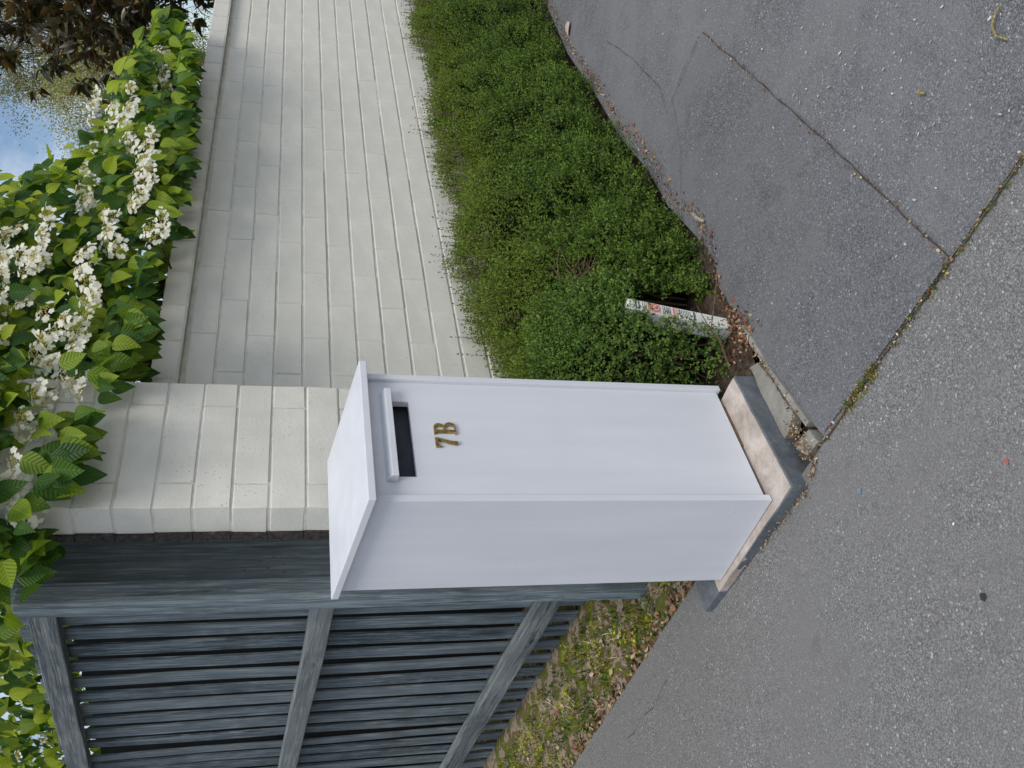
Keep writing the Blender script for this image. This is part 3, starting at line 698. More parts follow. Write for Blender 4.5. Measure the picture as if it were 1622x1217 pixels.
keep &= gap | (us_ > .55)
roots = Sf + Nn * (cl - .055)[:, None]
dirs = Nn * .9 + np.array([0, -.05, .55]) + rng.normal(size=(NS, 3)) * .42
top = np.clip((us_ - .42) / .15, 0, 1)[:, None]
dirs = dirs * (1 - .55 * top) + np.array([0, 0, 1.0]) * .8 * top
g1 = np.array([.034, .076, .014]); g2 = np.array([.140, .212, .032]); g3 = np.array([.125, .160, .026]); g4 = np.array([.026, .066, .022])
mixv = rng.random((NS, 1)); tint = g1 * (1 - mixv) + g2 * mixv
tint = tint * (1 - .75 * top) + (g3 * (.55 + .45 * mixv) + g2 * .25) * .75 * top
low = np.clip(.5 - (Sf[:, 2:3] + .1) * 2.2, 0, 1) * 0
lens = rng.uniform(.04, .08, NS) * (1 + .3 * top[:, 0])
k_ = keep
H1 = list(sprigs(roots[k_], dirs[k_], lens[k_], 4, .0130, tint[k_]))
# long upright shoots standing up against the wall
NT = 240
xs = .75 + 5 * rng.random(NT); us2 = rng.uniform(.62, .99, NT)
r2 = hedge_surface(xs, us2); d2 = np.array([0, -.05, 1.0]) + rng.normal(size=(NT, 3)) * .17
H2 = list(sprigs(r2 - [0, 0, .02], d2, rng.uniform(.07, .165, NT), 9, .0115, np.tile([.068, .072, .026], (NT, 1)) * rng.uniform(.5, 1.1, (NT, 1))))
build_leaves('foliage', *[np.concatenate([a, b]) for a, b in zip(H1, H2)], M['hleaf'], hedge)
st = Soup()
for a, d, in zip(r2[:240], d2[:240]):
    d = d / np.linalg.norm(d); st.tube([a - d * .02, a + d * .10], [.0011, .0006], 3)
for i in range(120):
    x = rnd.uniform(.75, 3.5); yf = float(np.interp(x, hx, hy)); a = Vector((x, yf + rnd.uniform(.12, .4), G(x, yf))); b = a + Vector((rnd.gauss(0, .08), -rnd.uniform(-.02, .10), rnd.uniform(.2, .38)))
    mid = a.lerp(b, .5) + Vector((rnd.gauss(0, .02), rnd.gauss(0, .02), 0)); st.tube([a, mid, b], [.005, .004, .002], 5)
for i in range(60):      # the dead twigs in the gap
    a = Vector((.93 + rnd.gauss(0, .03), .03 + rnd.uniform(0, .06), .28 + rnd.gauss(0, .03))); b = a + Vector((rnd.gauss(0, .05), -rnd.uniform(.02, .12), rnd.gauss(.0, .05))); st.tube([a, a.lerp(b, .5) + Vector((0, 0, .01)), b], [.0022, .0016, .0009], 4)
o = link('stems', st.mesh('stems'), M['twig'], hedge); o['kind'] = 'stuff'; o.location = -hedge.location
# dark inner mass of the hedge
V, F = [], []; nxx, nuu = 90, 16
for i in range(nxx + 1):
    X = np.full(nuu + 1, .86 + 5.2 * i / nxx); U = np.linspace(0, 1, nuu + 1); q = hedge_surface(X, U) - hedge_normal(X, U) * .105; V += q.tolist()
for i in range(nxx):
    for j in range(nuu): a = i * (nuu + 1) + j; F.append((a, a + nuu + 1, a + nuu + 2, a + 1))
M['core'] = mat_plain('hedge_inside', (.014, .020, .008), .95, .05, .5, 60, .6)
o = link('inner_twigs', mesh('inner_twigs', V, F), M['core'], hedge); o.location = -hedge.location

# ----------------------------------------------------------------- end shrub around the marker post
shrub = empty('box_shrub', (.67, .2, -.1)); tag(shrub, 'rounded green shrub at the hedge end between mailbox and marker post', 'shrub')
NS = 10800
C0 = np.array([.690, .215, .12]); RA = np.array([.225, .325, .345])
d = rng.normal(size=(NS, 3)); d /= np.linalg.norm(d, axis=1, keepdims=True)
pw = 3.4; rr = (np.abs(d) ** pw).sum(1) ** (-1 / pw)              # a rounded block rather than a ball
Ps = C0 + d * rr[:, None] * RA
nrm = np.sign(d) * np.abs(d) ** (pw - 1) / RA; nrm /= np.linalg.norm(nrm, axis=1, keepdims=True)
Ps += nrm * (vnoise(Ps, 6, 3) * .05 + vnoise(Ps, 15, 9) * .035 - .05)[:, None]
keep = (Ps[:, 2] > G(Ps[:, 0], Ps[:, 1]) + .02) & ~((Ps[:, 0] < .56) & (Ps[:, 2] < .10) & (rng.random(NS) < .45))
keep &= ~((Ps[:, 0] > .575) & (Ps[:, 1] < .06) & (Ps[:, 2] < .19))          # the post stands here
Ps, nr = Ps[keep], nrm[keep]; n = len(Ps)
dr = nr * .8 + [0, -.05, .5] + rng.normal(size=(n, 3)) * .45; mv = rng.random((n, 1))
tn = np.array([.042, .092, .020]) * (1 - mv) + np.array([.155, .235, .046]) * mv
A = list(sprigs(Ps, dr, rng.uniform(.035, .065, n), 4, .0118, tn))
# a few shoots leaning over the post's left side
n2 = 75; q = np.stack([rng.uniform(.540, .575, n2), rng.uniform(-.10, -.06, n2), rng.uniform(-.02, .235, n2)], 1); q[:, 0] += q[:, 2] * .18
B = list(sprigs(q, np.array([.25, -.5, .6]) + rng.normal(size=(n2, 3)) * .4, rng.uniform(.03, .05, n2), 3, .0125, np.tile([.10, .165, .035], (n2, 1)) * rng.uniform(.6, 1.2, (n2, 1))))
build_leaves('foliage', *[np.concatenate([a, b]) for a, b in zip(A, B)], M['hleaf'], shrub)
st = Soup()
for i in range(34):
    a = Vector((.60 + rnd.gauss(0, .06), rnd.uniform(-.02, .35), G(.6, .1))); b = Vector((rnd.uniform(.475, .62), a.y + rnd.gauss(-.02, .06), rnd.uniform(.03, .3)))
    mid = a.lerp(b, .5) + Vector((rnd.gauss(.01, .02), rnd.gauss(0, .03), 0)); st.tube([a, mid, b], [.004, .003, .0014], 5)
    for _ in range(2):
        c = b + Vector((rnd.gauss(0, .03), rnd.gauss(0, .04), rnd.gauss(.02, .04))); st.tube([mid.lerp(b, .5), c], [.002, .001], 4)
o = link('stems', st.mesh('stems'), M['twig'], shrub); o['kind'] = 'stuff'; o.location = -shrub.location
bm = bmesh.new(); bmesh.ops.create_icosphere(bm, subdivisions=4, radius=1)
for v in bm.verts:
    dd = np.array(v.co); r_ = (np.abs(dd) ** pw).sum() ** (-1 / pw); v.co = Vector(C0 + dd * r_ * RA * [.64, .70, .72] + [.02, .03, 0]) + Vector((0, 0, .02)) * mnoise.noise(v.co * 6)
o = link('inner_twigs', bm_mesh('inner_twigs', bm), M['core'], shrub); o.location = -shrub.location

# ----------------------------------------------------------------- verge along the fence
V, F = [], []; nx_, ny_ = 14, 150
def verge(x, y):
    xe = .118 + .008 * y; f = np.clip((x - xe) / .36, 0, 1); return G(x, y) - .012 + .026 * np.clip(f * 8, 0, 1) + .03 * f ** 1.2
for j in range(ny_ + 1):
    for i in range(nx_ + 1):
        y = .50 + 6.5 * j / ny_; xe = .118 + .008 * y; x = xe + (1.3 - xe) * (i / nx_) ** 1.6
        V.append((x, y, float(verge(x, y)) + .014 * mnoise.noise(Vector((x * 14, y * 14, 1)))))
for j in range(ny_):
    for i in range(nx_): F.append((j * (nx_ + 1) + i, j * (nx_ + 1) + i + 1, (j + 1) * (nx_ + 1) + i + 1, (j + 1) * (nx_ + 1) + i))
M['turf'] = None
k = Mat('mossy_soil', .95, .1); v = k.n('ShaderNodeNewGeometry').outputs['Position']; n_ = k.noise(v, 11, 5, .65)
k.col(k.ramp(n_, [(.30, (.10, .07, .045)), (.44, (.36, .30, .22)), (.50, (.16, .11, .07)), (.57, (.10, .13, .02)), (.7, (.28, .29, .03))])); k.bump(k.noise(v, 120, 5, .7), .9, .012); M['turf'] = k.m
tag(link('verge_soil', mesh('verge_soil', V, F, True), M['turf']), kind='structure')
NG = 5200
gy = .54 + 3.2 * rng.random(NG) ** 1.2; gx = .118 + .008 * gy + .012 + .38 * rng.random(NG)
cl1 = np.array([mnoise.noise(Vector((a * 9, b * 9, 2.))) for a, b in zip(gx, gy)]); dry = np.array([mnoise.noise(Vector((a * 6, b * 6, 12.))) for a, b in zip(gx, gy)])
kk = cl1 > -.12; gx, gy, cl1, dry = gx[kk], gy[kk], cl1[kk], dry[kk]; n = len(gx)
gp = np.stack([gx, gy, verge(gx, gy) - .004], 1)
bl = np.array([(0, -.045, 0), (0, .045, 0), (.5, .032, .06), (1, 0, .30), (.5, -.032, .06)]); bF = np.array([(0, 1, 2, 3, 4)])
gd = np.array([-.25, -.15, .8]) + rng.normal(size=(n, 3)) * .5; gd[:, 2] = np.abs(gd[:, 2]) * (.4 + .6 * (dry < .1))
gt = np.where((dry > .08)[:, None], np.array([.58, .49, .33]), np.array([.075, .145, .022])) * rng.uniform(.5, 1.35, (n, 1)); mo = (cl1 > .22) & (dry < .08); gt[mo] = np.array([.33, .33, .03]) * rng.uniform(.6, 1.2, (mo.sum(), 1))
gl = rng.uniform(.016, .042, n) * (1 + .6 * np.clip(cl1, 0, 1))
build_leaves('verge_grass', gp, gd, np.tile([0, -.3, 1.], (n, 1)) + rng.normal(size=(n, 3)) * .4, gl, gt, M['grass'], None, bl, bF)
# low weeds and moss cushions
NW = 5200
wy = .55 + 3.0 * rng.random(NW) ** 1.2; wx = .125 + .008 * wy + .36 * rng.random(NW); wn_ = np.array([mnoise.noise(Vector((a * 8, b * 8, 22.))) for a, b in zip(wx, wy)])
kk = wn_ > .02; wx, wy, wn_ = wx[kk], wy[kk], wn_[kk]; n = len(wx)
wp = np.stack([wx, wy, verge(wx, wy) + rng.uniform(0, .045, n) * np.clip(wn_ * 3, .2, 1)], 1)
wt = np.where((wn_ > .25)[:, None], np.array([.34, .34, .03]), np.array([.055, .115, .022])) * rng.uniform(.6, 1.3, (n, 1))
build_leaves('verge_weeds', wp, rng.normal(size=(n, 3)) * [1, 1, .5], np.tile([-.2, -.2, 1.], (n, 1)) + rng.normal(size=(n, 3)) * .5, rng.uniform(.008, .018, n), wt, M['grass'], None)
P_ = []
for _ in range(700):
    y = .53 + 3 * rnd.random() ** 1.2; x = .118 + .008 * y + abs(rnd.gauss(0, .03)) if rnd.random() < .75 else .13 + .35 * rnd.random(); P_.append((x, y, float(verge(x, y)) + .006 + rnd.random() * .012))
link('verge_litter', flakes('verge_litter', P_, rng.uniform(.004, .013, len(P_)), pick(brown + [(.24, .13, .07), (.42, .3, .2), (.36, .27, .18)], len(P_)), .6), M['crumb'])['kind'] = 'stuff'
# weeds in the footpath joint
P_ = np.array(along([(.01, -.32), (.006, -.46)], 300, .008, .004) + along([(.006, -.5), (0, -1.1)], 240, .006, .003)); n = len(P_)
build_leaves('joint_weeds', P_, rng.normal(size=(n, 3)) * [1, 1, .6], np.tile([0, 0, 1.], (n, 1)) + rng.normal(size=(n, 3)) * .6, rng.uniform(.004, .010, n), pick([(.16, .17, .03), (.10, .12, .03), (.28, .24, .06), (.07, .09, .02)], n), M['grass'], None)

# fallen leaves one can pick out
lt, lf, lu = leaf_template(6, 1, .30, 1.5, -.35, .25)
dead = []
for c_ in ((.34, .20, .12), (.26, .14, .08), (.46, .36, .29), (.22, .10, .06)):
    T = lt * 1.0; T[:, 2] += .10 * np.sin(T[:, 0] * 3.1); me = np_mesh('dead_leaf', T, lf, uv=lu, tint=np.tile(c_, (len(T), 1)), smooth=True); me.materials.append(M['crumb']); dead.append(me)
def fallen(x, y, s, v, label, group=None, zz=None, name='fallen_leaf'):
    o = link(name, dead[v], None, None, (x, y, (G(x, y) if zz is None else zz) + s * .12 + .004)); o.scale = (s, s, s); o.rotation_euler = (rnd.gauss(0, .3), rnd.gauss(0, .25), rnd.uniform(0, 6.28)); tag(o, label, 'leaf', group)
fallen(3.27, .09, .085, 2, 'large pale dead leaf on the driveway by the hedge foot')
o = bpy.data.objects['fallen_leaf']; o.rotation_euler = (.1, -.25, 2.6)
for a in range(15):
    i = rnd.randrange(len(hedge_line) - 2); q = Vector(hedge_line[i]).lerp(Vector(hedge_line[i + 1]), rnd.random()); fallen(q.x, q.y - abs(rnd.gauss(.005, .025)), rnd.uniform(.016, .036), rnd.choice((0, 1, 1, 3)), 'brown curled dead leaf along the foot of the hedge', 'dead leaves along the hedge foot')
for a in range(14):
    y = rnd.uniform(.6, 2.4); x = .13 + .008 * y + rnd.random() * .3; fallen(x, y, rnd.uniform(.02, .04), rnd.choice((0, 1, 2, 3)), 'brown dead leaf lying in the grass below the fence', 'dead leaves in the verge', float(verge(x, y)) + .01)
V, F = tube_data([(0, 0, 0), (.04, .004, .004), (.08, 0, .002), (.11, .006, 0)], [.006, .008, .007, .004], 6)
o = link('bark_stick', mesh('bark_stick', V, F, True), M['twigpale'] if 'twigpale' in M else mat_plain('pale_bark', (.33, .27, .21), .85, .2, .35, 90, .5), None, (1.01, -.175, G(1.01, -.175) + .008)); o.rotation_euler = (0, 0, R(18)); tag(o, 'short pale stick lying at the hedge foot', 'stick')

# ================================================================= VIBURNUM over the wall
vib = empty('viburnum_bush', (1.4, 1.3, 0)); tag(vib, 'viburnum bush with white lacecap flowers spilling over the wall and fence', 'bush')
vt, vf, vu = leaf_template(8, 2, .325, 1.5, .14, .22, .012)
lx = np.array([-.5, .185, .283, .387, .5, .62, .75, .89, 1.0, 1.27, 1.57, 1.66, 2.0, 2.5, 3.15, 3.6, 4.2])
lz = np.array([1.90, 1.84, 1.83, 1.76, 1.775, 1.76, 1.72, 1.71, 1.665, 1.645, 1.60, 1.555, 1.575, 1.61, 1.645, 1.85, 2.0])
ux = np.array([-.5, 1.8, 2.2, 2.5, 3.3, 3.7, 4.1, 4.6]); uz = np.array([3.4, 3.4, 2.9, 2.42, 2.2, 2.16, 2.12, 2.0])
tx = np.array([-.5, 1.66, 1.82, 2.04, 2.42, 2.71, 3.04, 3.43, 3.7]); tz = np.array([2.75, 2.60, 2.24, 2.08, 1.99, 1.97, 1.93, 1.84, 1.75])
def in_front(n, xa, xb):
    """leaf bases in the part that spills over the wall: a mass whose top climbs towards the back"""
    x0 = rng.uniform(xa, xb, n); dep = rng.random(n) ** 1.7 * 1.0
    x = x0 + dep * 1.0
    zl = np.interp(x - dep * .9, lx, lz) + dep * .12; zu = np.interp(x - dep * 1.7, tx, tz) + .30 * dep; zl = np.minimum(zl, zu - .06)
    z = zl + .05 + np.maximum(zu - zl - .03, .01) * rng.random(n) ** 1.1
    y = .47 + dep + rng.normal(size=n) * .03
    bad = (y > .56) & (y < .80) & (z < 1.72) & (x > .5); y[bad] -= .30 * rng.random(bad.sum())
    return np.stack([x, y, z], 1), dep
Pa, da = in_front(7000, .1, 3.55)
Pd = np.stack([rng.uniform(.12, 1.05, 1000), rng.uniform(.30, .62, 1000), np.zeros(1000)], 1); Pd[:, 2] = np.interp(Pd[:, 0], lx, lz) - .02 + .62 * rng.random(1000) ** 1.3 + .12 * (Pd[:, 1] - .5); dd_ = (Pd[:, 1] - .3) * .6
NB = 3600
Pb = np.stack([.60 + 1.7 * rng.random(NB) ** 1.4, .95 + 3.4 * rng.random(NB), np.zeros(NB)], 1); db = Pb[:, 0] - .62
Pb[:, 0] += .075 * (Pb[:, 1] - 1); Pb[:, 2] = 2.09 + .03 * Pb[:, 1] + .85 * rng.random(NB) ** 1.2 - .1 * rng.random(NB)
Pc = np.stack([rng.uniform(.25, .62, 130), rng.uniform(.62, .95, 130), rng.uniform(1.90, 2.5, 130)], 1); dc = np.full(130, .2)
P_ = np.concatenate([Pa, Pb, Pc, Pd]); dep = np.concatenate([da, db, dc, dd_]); n = len(P_)
side_ = np.concatenate([np.zeros(len(Pa)), np.ones(len(Pb)), np.zeros(len(Pc) + len(Pd))])
# drop leaves standing inside masonry
ins = (P_[:, 0] > .28) & (P_[:, 0] < .82) & (P_[:, 1] > .38) & (P_[:, 1] < .58) & (P_[:, 2] < 2.04)
P_[ins, 1] = .38 - rng.uniform(.0, .10, ins.sum())
outw = np.where(side_[:, None] > 0, np.array([-.75, -.25, 0.]), np.array([-.25, -.70, 0.]))
D_ = outw * rng.uniform(.1, 1.0, (n, 1)) + np.array([0, 0, -.75]) + rng.normal(size=(n, 3)) * [.48, .30, .35]
N_ = outw * 1.0 + np.array([0, 0, .65]) + rng.normal(size=(n, 3)) * .34
sz = rng.uniform(.056, .098, n)
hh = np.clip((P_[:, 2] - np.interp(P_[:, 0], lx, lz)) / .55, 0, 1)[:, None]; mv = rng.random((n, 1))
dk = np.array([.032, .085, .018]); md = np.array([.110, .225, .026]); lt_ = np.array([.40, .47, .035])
lf_w = np.clip((mv - .40) * 2.4, 0, 1) * (.40 + .60 * hh); tn = dk * (1 - mv) + md * mv; tn = tn * (1 - lf_w) + lt_ * lf_w  # sunlight put into the colour: higher leaves get more bright yellow-green
# each tier of flower heads: start and end (x, y, z) of a horizontal branch and how many heads it bears
TIERS = [((3.33, 0.60, 1.84), (2.93, 0.60, 1.81), 4), ((2.81, 0.55, 1.92), (2.31, 0.55, 1.89), 6), ((2.35, 0.50, 1.79), (1.80, 0.50, 1.77), 9), ((2.69, 0.80, 2.13), (2.25, 0.80, 2.03), 6),
 ((2.90, 0.70, 2.03), (2.78, 0.70, 2.04), 2), ((3.05, 0.75, 2.15), (2.88, 0.75, 2.14), 2), ((1.97, 0.60, 2.02), (1.95, 0.62, 1.97), 2), ((1.69, 0.52, 2.05), (1.42, 0.52, 2.06), 4), ((1.78, 0.55, 1.87), (1.56, 0.52, 1.84), 3),
 ((1.67, 0.56, 2.19), (1.47, 0.56, 2.15), 3), ((1.45, 0.46, 1.90), (1.06, 0.46, 1.84), 5), ((1.57, 0.45, 1.67), (1.60, 0.45, 1.69), 2), ((1.48, 0.52, 2.09), (1.22, 0.52, 2.06), 3), ((1.52, 0.58, 2.18), (1.13, 0.58, 2.12), 4),
 ((1.02, 0.42, 1.88), (0.56, 0.42, 1.88), 9), ((1.08, 0.48, 1.95), (0.87, 0.50, 1.95), 3), ((0.98, 0.42, 1.835), (0.70, 0.42, 1.83), 4), ((0.46, 0.42, 1.92), (0.27, 0.44, 1.86), 5), ((0.40, 0.80, 2.05), (0.28, 0.82, 2.06), 2)]
HEADS = []
for a, b, nh in TIERS:
    a, b = Vector(a), Vector(b); nh = int(nh * 1.9) + 1
    for i in range(nh): HEADS.append(a.lerp(b, i / max(1, nh - 1)) + Vector((rnd.gauss(0, .014) - .045, rnd.gauss(-.07, .03), rnd.gauss(-.022, .016))))
HP = np.array([tuple(q) for q in HEADS])
cen = P_ + D_ / np.linalg.norm(D_, axis=1, keepdims=True) * (sz * .5)[:, None]
blk = np.zeros(n, bool)
for q in HP:
    v_ = q - np.array(CAM); L_ = np.linalg.norm(v_); v_ /= L_; r_ = cen - np.array(CAM); t_ = r_ @ v_; off = np.linalg.norm(r_ - t_[:, None] * v_, axis=1); blk |= (off < .058) & (t_ < L_ + .03)
kk = ~(blk & (rng.random(n) < .92)); P_, D_, N_, sz, tn, dep = P_[kk], D_[kk], N_[kk], sz[kk], tn[kk], dep[kk]; n = len(P_)
# the ones that show largest become objects of their own
fwd = np.array(FWD); rel = P_ - np.array(CAM); dist = rel @ fwd; px = (rel @ np.array(DWN)) / dist * 1397.6 + 811; py = 608.5 - (rel @ np.array(RGT)) / dist * 1397.6
vis = (px > -10) & (px < 420) & (py > -10) & (py < 1230)
score = np.where(vis, sz / dist * (1.25 - dep), -1); order = np.argsort(-score); own = order[:300]; rest = np.setdiff1d(np.arange(n), own)
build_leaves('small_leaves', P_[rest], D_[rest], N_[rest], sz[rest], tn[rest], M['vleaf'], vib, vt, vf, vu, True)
fr = frames(D_, N_); lib = []
for q in range(10):
    t_ = tn[own[q * 30:(q + 1) * 30]]; T = vt * [1, 1, 1]; T = T.copy(); T[:, 2] += (.06 * rng.normal()) * np.sin(T[:, 0] * 3.0); T[:, 1] *= rng.uniform(.9, 1.12)
    lib.append(None)
key = np.argsort(tn[own].sum(1)); own = own[key]
for q in range(15):
    ids = own[q * 20:(q + 1) * 20]; T = vt.copy(); T[:, 2] += (.07 * rng.normal()) * np.sin(T[:, 0] * 3.0); T[:, 1] *= rng.uniform(.9, 1.12)
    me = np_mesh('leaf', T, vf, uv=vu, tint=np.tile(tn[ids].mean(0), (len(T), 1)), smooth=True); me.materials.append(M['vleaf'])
    for i in ids:
        o = link('leaf', me, None, vib); mm = Matrix(fr[i].T.tolist()).to_4x4(); o.matrix_basis = Matrix.Translation(Vector(P_[i]) - vib.location) @ mm @ Matrix.Scale(float(sz[i]), 4)
# flower heads along the tiers of branches
def flower_head(seed):
    r_ = random.Random(seed); V, F, mi = [], [], []
    def petal(c, ax_, bx2_, nz, L_, wd):
        o_ = len(V)
        for a, b, z in ((0, 0, 0), (.45, -.5, .10), (.95, -.32, .06), (1.05, .1, .02), (.9, .4, .06), (.4, .5, .10)): V.append(c + ax_ * (a * L_) + bx2_ * (b * wd) + nz * (z * L_))
        F.append((o_, o_ + 1, o_ + 2, o_ + 3)); F.append((o_, o_ + 3, o_ + 4, o_ + 5)); mi.extend((0, 0))
    nf = r_.randint(9, 12)
    for i in range(nf):
        a = 2 * math.pi * i / nf + r_.gauss(0, .15); rad = r_.uniform(.016, .033); c = Vector((rad * math.cos(a), rad * math.sin(a), r_.uniform(-.006, .006)))
        nz = (Vector((math.cos(a) * .5, math.sin(a) * .5, 1)) + Vector((r_.gauss(0, .3), r_.gauss(0, .3), 0))).normalized(); t0 = nz.orthogonal().normalized()
        ph = r_.uniform(0, 6.28); sz_ = r_.uniform(.0068, .0105)
        for k2 in range(5):
            q = Matrix.Rotation(ph + 2 * math.pi * k2 / 5 + r_.gauss(0, .1), 3, nz); ax_ = q @ t0; petal(c, ax_, nz.cross(ax_), nz, sz_, sz_ * .95)
    for i in range(40):                       # the tight fertile centre
        a, rad = r_.uniform(0, 6.28), .019 * math.sqrt(r_.random()); c = Vector((rad * math.cos(a), rad * math.sin(a), r_.uniform(.0, .006))); s_ = r_.uniform(.0013, .0026); o_ = len(V)
        for q in ((1, 0, 0), (0, 1, 0), (-1, 0, 0), (0, -1, 0), (0, 0, 1.2), (0, 0, -1)): V.append(c + Vector(q) * s_)
        for f in ((0, 1, 4), (1, 2, 4), (2, 3, 4), (3, 0, 4), (1, 0, 5), (2, 1, 5), (3, 2, 5), (0, 3, 5)): F.append(tuple(o_ + j for j in f)); mi.append(1)
    me = mesh('flower_head', V, F); me.materials.append(M['petal']); me.materials.append(M['cream']); me.polygons.foreach_set('material_index', mi); return me
heads = [flower_head(s) for s in range(7)]
st = Soup(); hc = 0
for (a, b, nh) in TIERS:
    a, b = Vector(a), Vector(b)
    st.tube([a + Vector((.12, .35, -.06)), a.lerp(b, .3) + Vector((0, .04, -.025)), b + Vector((0, .01, -.02))], [.006, .004, .0025], 5)
for q in HEADS:
    o = link('flower_head', heads[hc % 7], None, vib); hc += 1; o.location = q - vib.location
    nz = Vector((-.35 + rnd.gauss(0, .25), -.75 + rnd.gauss(0, .25), .62)); o.rotation_euler = (nz.to_track_quat('Z', 'Y') @ Matrix.Rotation(rnd.uniform(0, 6.28), 3, 'Z').to_quaternion()).to_euler(); s_ = rnd.uniform(.95, 1.3); o.scale = (s_, s_, s_)
for _ in range(10):                            # scattered smaller heads further left and back
    q = Vector((rnd.uniform(.55, .9), rnd.uniform(1.4, 3.2), rnd.uniform(2.05, 2.5))); o = link('flower_head', heads[hc % 7], None, vib); hc += 1; o.location = q - vib.location; o.rotation_euler = (R(-25), R(-35), rnd.uniform(0, 6)); o.scale = (.8,) * 3
for i in range(60):
    a = Vector((rnd.uniform(.9, 3.4), rnd.uniform(.9, 1.6), rnd.uniform(1.2, 1.7))); b = a + Vector((rnd.gauss(-.2, .25), -rnd.uniform(.0, .2), rnd.uniform(.3, 1.0))); b.x = max(b.x, 1.0); b.z = min(b.z, 1.9 if b.x > 1.5 else 2.6); mid = a.lerp(b, .5) + Vector((0, .08, .06)); st.tube([a, mid, b], [.011, .007, .003], 5)
for i in range(14):
    a = Vector((rnd.uniform(1.0, 3.0), rnd.uniform(1.2, 1.7), -.1)); b = Vector((a.x + rnd.gauss(0, .2), a.y + rnd.gauss(0, .15), rnd.uniform(1.5, 2.2))); st.tube([a, a.lerp(b, .5) + Vector((rnd.gauss(0, .06), 0, 0)), b], [.022, .017, .010], 7)
o = link('branches', st.mesh('branches'), M['bark'], vib); o.location = -vib.location
# a red rose bloom caught among the leaves at the far end
rose = bmesh.new()
for kx in range(3):
    for i in range(6):
        a = i * 1.047 + kx * .5; r_ = .008 + .007 * kx
        v = [rose.verts.new((math.cos(a + s) * r_ * (1 + .25 * (z > .5)), math.sin(a + s) * r_ * (1 + .25 * (z > .5)), (z - .5) * .03 - kx * .003)) for s, z in ((-.6, 0), (.6, 0), (.5, 1), (-.5, 1))]; rose.faces.new(v)
M['rose'] = Mat('red_rose', .5, .3).col((.42, .012, .02)).trans((.5, .02, .03), .2).m
me = bm_mesh('rose_bloom', rose); me.materials.append(M['rose'])
o = link('rose_bloom', me, None, None, (3.30, .55, 1.80)); o.scale = (1.1,) * 3; o.rotation_euler = (.9, 0, .3); tag(o, 'larger red rose bloom above the wall cap at the far end', 'rose', 'red roses')
o = link('rose_bloom', me, None, None, (3.62, .60, 1.90)); o.scale = (.7,) * 3; o.rotation_euler = (.6, .3, .9); tag(o, 'tiny red rose bud against the dark tree', 'rose', 'red roses')

# ================================================================= TREES behind
def limb(s, a, b, r0, r1, n=5, bend=.1):
    a, b = Vector(a), Vector(b); L_ = (b - a).length; pts = [a.lerp(b, i / n) + (Vector((rnd.gauss(0, bend), rnd.gauss(0, bend), rnd.gauss(0, bend))) * L_ * .3 * math.sin(math.pi * i / n)) for i in range(n + 1)]
    s.tube(pts, [r0 + (r1 - r0) * i / n for i in range(n + 1)], 6); return pts
mag = empty('magnolia_tree', (9.8, 1.9, -.3)); tag(mag, 'dark evergreen tree with brown backed leaves beyond the wall', 'tree')
st = Soup(); trunk = limb(st, (9.8, 1.9, -.4), (9.7, 1.9, 3.4), .15, .07, 6, .05); MC = Vector((9.5, 1.9, 3.6)); MR = (2.05, 2.0, 1.95); tips = []
for i in range(165):
    d = Vector((rnd.gauss(0, 1), rnd.gauss(0, 1), rnd.gauss(0, 1))).normalized(); q = MC + Vector((d.x * MR[0], d.y * MR[1], d.z * MR[2])) * rnd.uniform(.6, 1.02)
    if q.z < 1.45: q.z = 1.45 + rnd.random() * .3
    p0 = trunk[rnd.randint(2, 6)]; pts = limb(st, p0, q, .022, .004, 4, .07); tips += [(q, (q - p0).normalized()), (pts[3], (q - p0).normalized())]
    for _ in range(6):
        q2 = pts[rnd.randint(2, 4)] + Vector((rnd.gauss(0, .32), rnd.gauss(0, .32), rnd.gauss(0, .28))); limb(st, pts[3], q2, .005, .002, 2, .06); tips.append((q2, (q2 - pts[2]).normalized()))
child('trunk', st.mesh('trunk'), M['bark'], mag)
Pm, Dm, Nm, Sm, Tm = [], [], [], [], []
for q, d in tips:
    for j in range(10):
        dd = (d * .7 + Vector((rnd.gauss(0, .65), rnd.gauss(0, .65), rnd.gauss(-.05, .6)))).normalized(); Pm.append(q + dd * .01 + Vector((rnd.gauss(0, .03),) * 3)); Dm.append(dd); Nm.append(Vector((rnd.gauss(0, .5), rnd.gauss(0, .5), 1))); Sm.append(rnd.uniform(.11, .19))
        c_ = rnd.choice(((.045, .060, .024), (.030, .042, .018), (.095, .058, .026), (.060, .040, .020), (.17, .13, .045), (.055, .075, .035))); f_ = rnd.uniform(.6, 1.2); Tm.append([x * f_ for x in c_])
Pm, Dm, Nm, Sm, Tm = (np.array([tuple(q) for q in a]) if not isinstance(a[0], float) else np.array(a) for a in (Pm, Dm, Nm, Sm, Tm))
mt, mf, mu = leaf_template(4, 1, .21, 1.5, .2, .15)
rel = Pm - np.array(CAM); dist = rel @ fwd; px = (rel @ np.array(DWN)) / dist * 1397.6 + 811; py = 608.5 - (rel @ np.array(RGT)) / dist * 1397.6
vis = (px > -5) & (px < 330) & (py > -5); score = np.where(vis, Sm / dist, -1); own = np.argsort(-score)[:240]; rest = np.setdiff1d(np.arange(len(Pm)), own)
build_leaves('crown', Pm[rest], Dm[rest], Nm[rest], Sm[rest], Tm[rest], M['mleaf'], mag, mt, mf, mu, True)
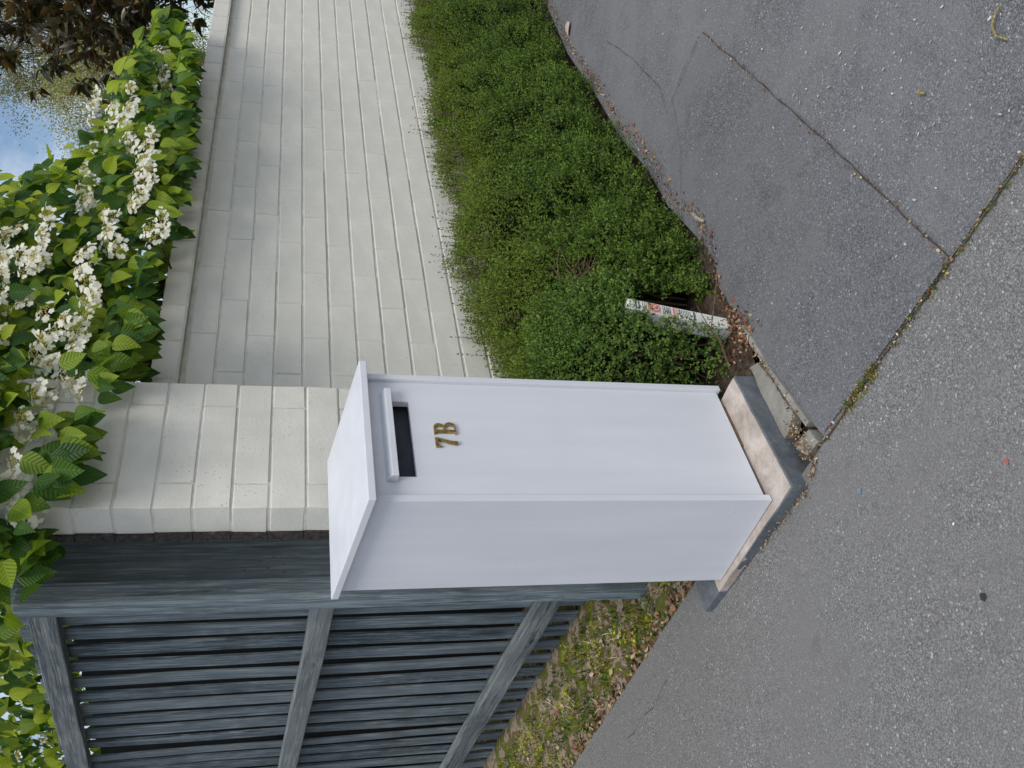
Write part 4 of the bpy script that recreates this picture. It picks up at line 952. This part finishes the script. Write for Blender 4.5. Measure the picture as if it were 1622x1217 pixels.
fr = frames(Dm, Nm); own = own[np.argsort(Tm[own].sum(1))]
for q in range(8):
    ids = own[q * 30:(q + 1) * 30]; me = np_mesh('leaf', mt, mf, uv=mu, tint=np.tile(Tm[ids].mean(0), (len(mt), 1)), smooth=True); me.materials.append(M['mleaf'])
    for i in ids:
        o = link('leaf', me, None, mag); o.matrix_basis = Matrix.Translation(Vector(Pm[i]) - mag.location) @ Matrix(fr[i].T.tolist()).to_4x4() @ Matrix.Scale(float(Sm[i]), 4)

def fine_tree(name, label, base, top, C_, R_, nt, nl, tint, leafs, seed):
    t = empty(name, base); tag(t, label, 'tree'); s = Soup(); tr = limb(s, base, top, .16, .05, 6, .05); P2, D2 = [], []
    for i in range(nt):
        d = Vector((rnd.gauss(0, 1), rnd.gauss(0, 1), rnd.gauss(0, 1))).normalized(); q = Vector(C_) + Vector((d.x * R_[0], d.y * R_[1], d.z * R_[2])) * rnd.uniform(.35, 1.0) * (.85 + .3 * rnd.random()); limb(s, tr[rnd.randint(3, 6)], q, .014, .003, 3, .1)
        for _ in range(nl): P2.append(q + Vector((rnd.gauss(0, .17), rnd.gauss(0, .17), rnd.gauss(0, .16)))); D2.append((rnd.gauss(0, 1), rnd.gauss(0, 1), rnd.gauss(-.2, 1)))
    child('trunk', s.mesh('trunk'), M['bark'], t); n = len(P2); P2 = np.array([tuple(q) for q in P2])
    build_leaves('crown', P2, np.array(D2), rng.normal(size=(n, 3)) + [0, 0, 1], rng.uniform(.6, 1.3, n) * leafs, np.tile(tint, (n, 1)) * rng.uniform(.6, 1.4, (n, 1)), M['pleaf'], t)
fine_tree('pale_tree', 'pale yellow green feathery tree far behind the dark tree', (15.2, 7.2, -.5), (15, 7.2, 4), (15.3, 6.9, 3.9), (1.9, 1.9, 1.9), 230, 240, (.30, .28, .11), .036, 1)
fine_tree('grey_tree', 'hazy grey green tree top at the edge of the sky', (20.5, 8.5, -.5), (20, 8.5, 6), (20.0, 8.5, 7.3), (2.0, 2.0, 1.9), 150, 200, (.24, .24, .14), .045, 2)
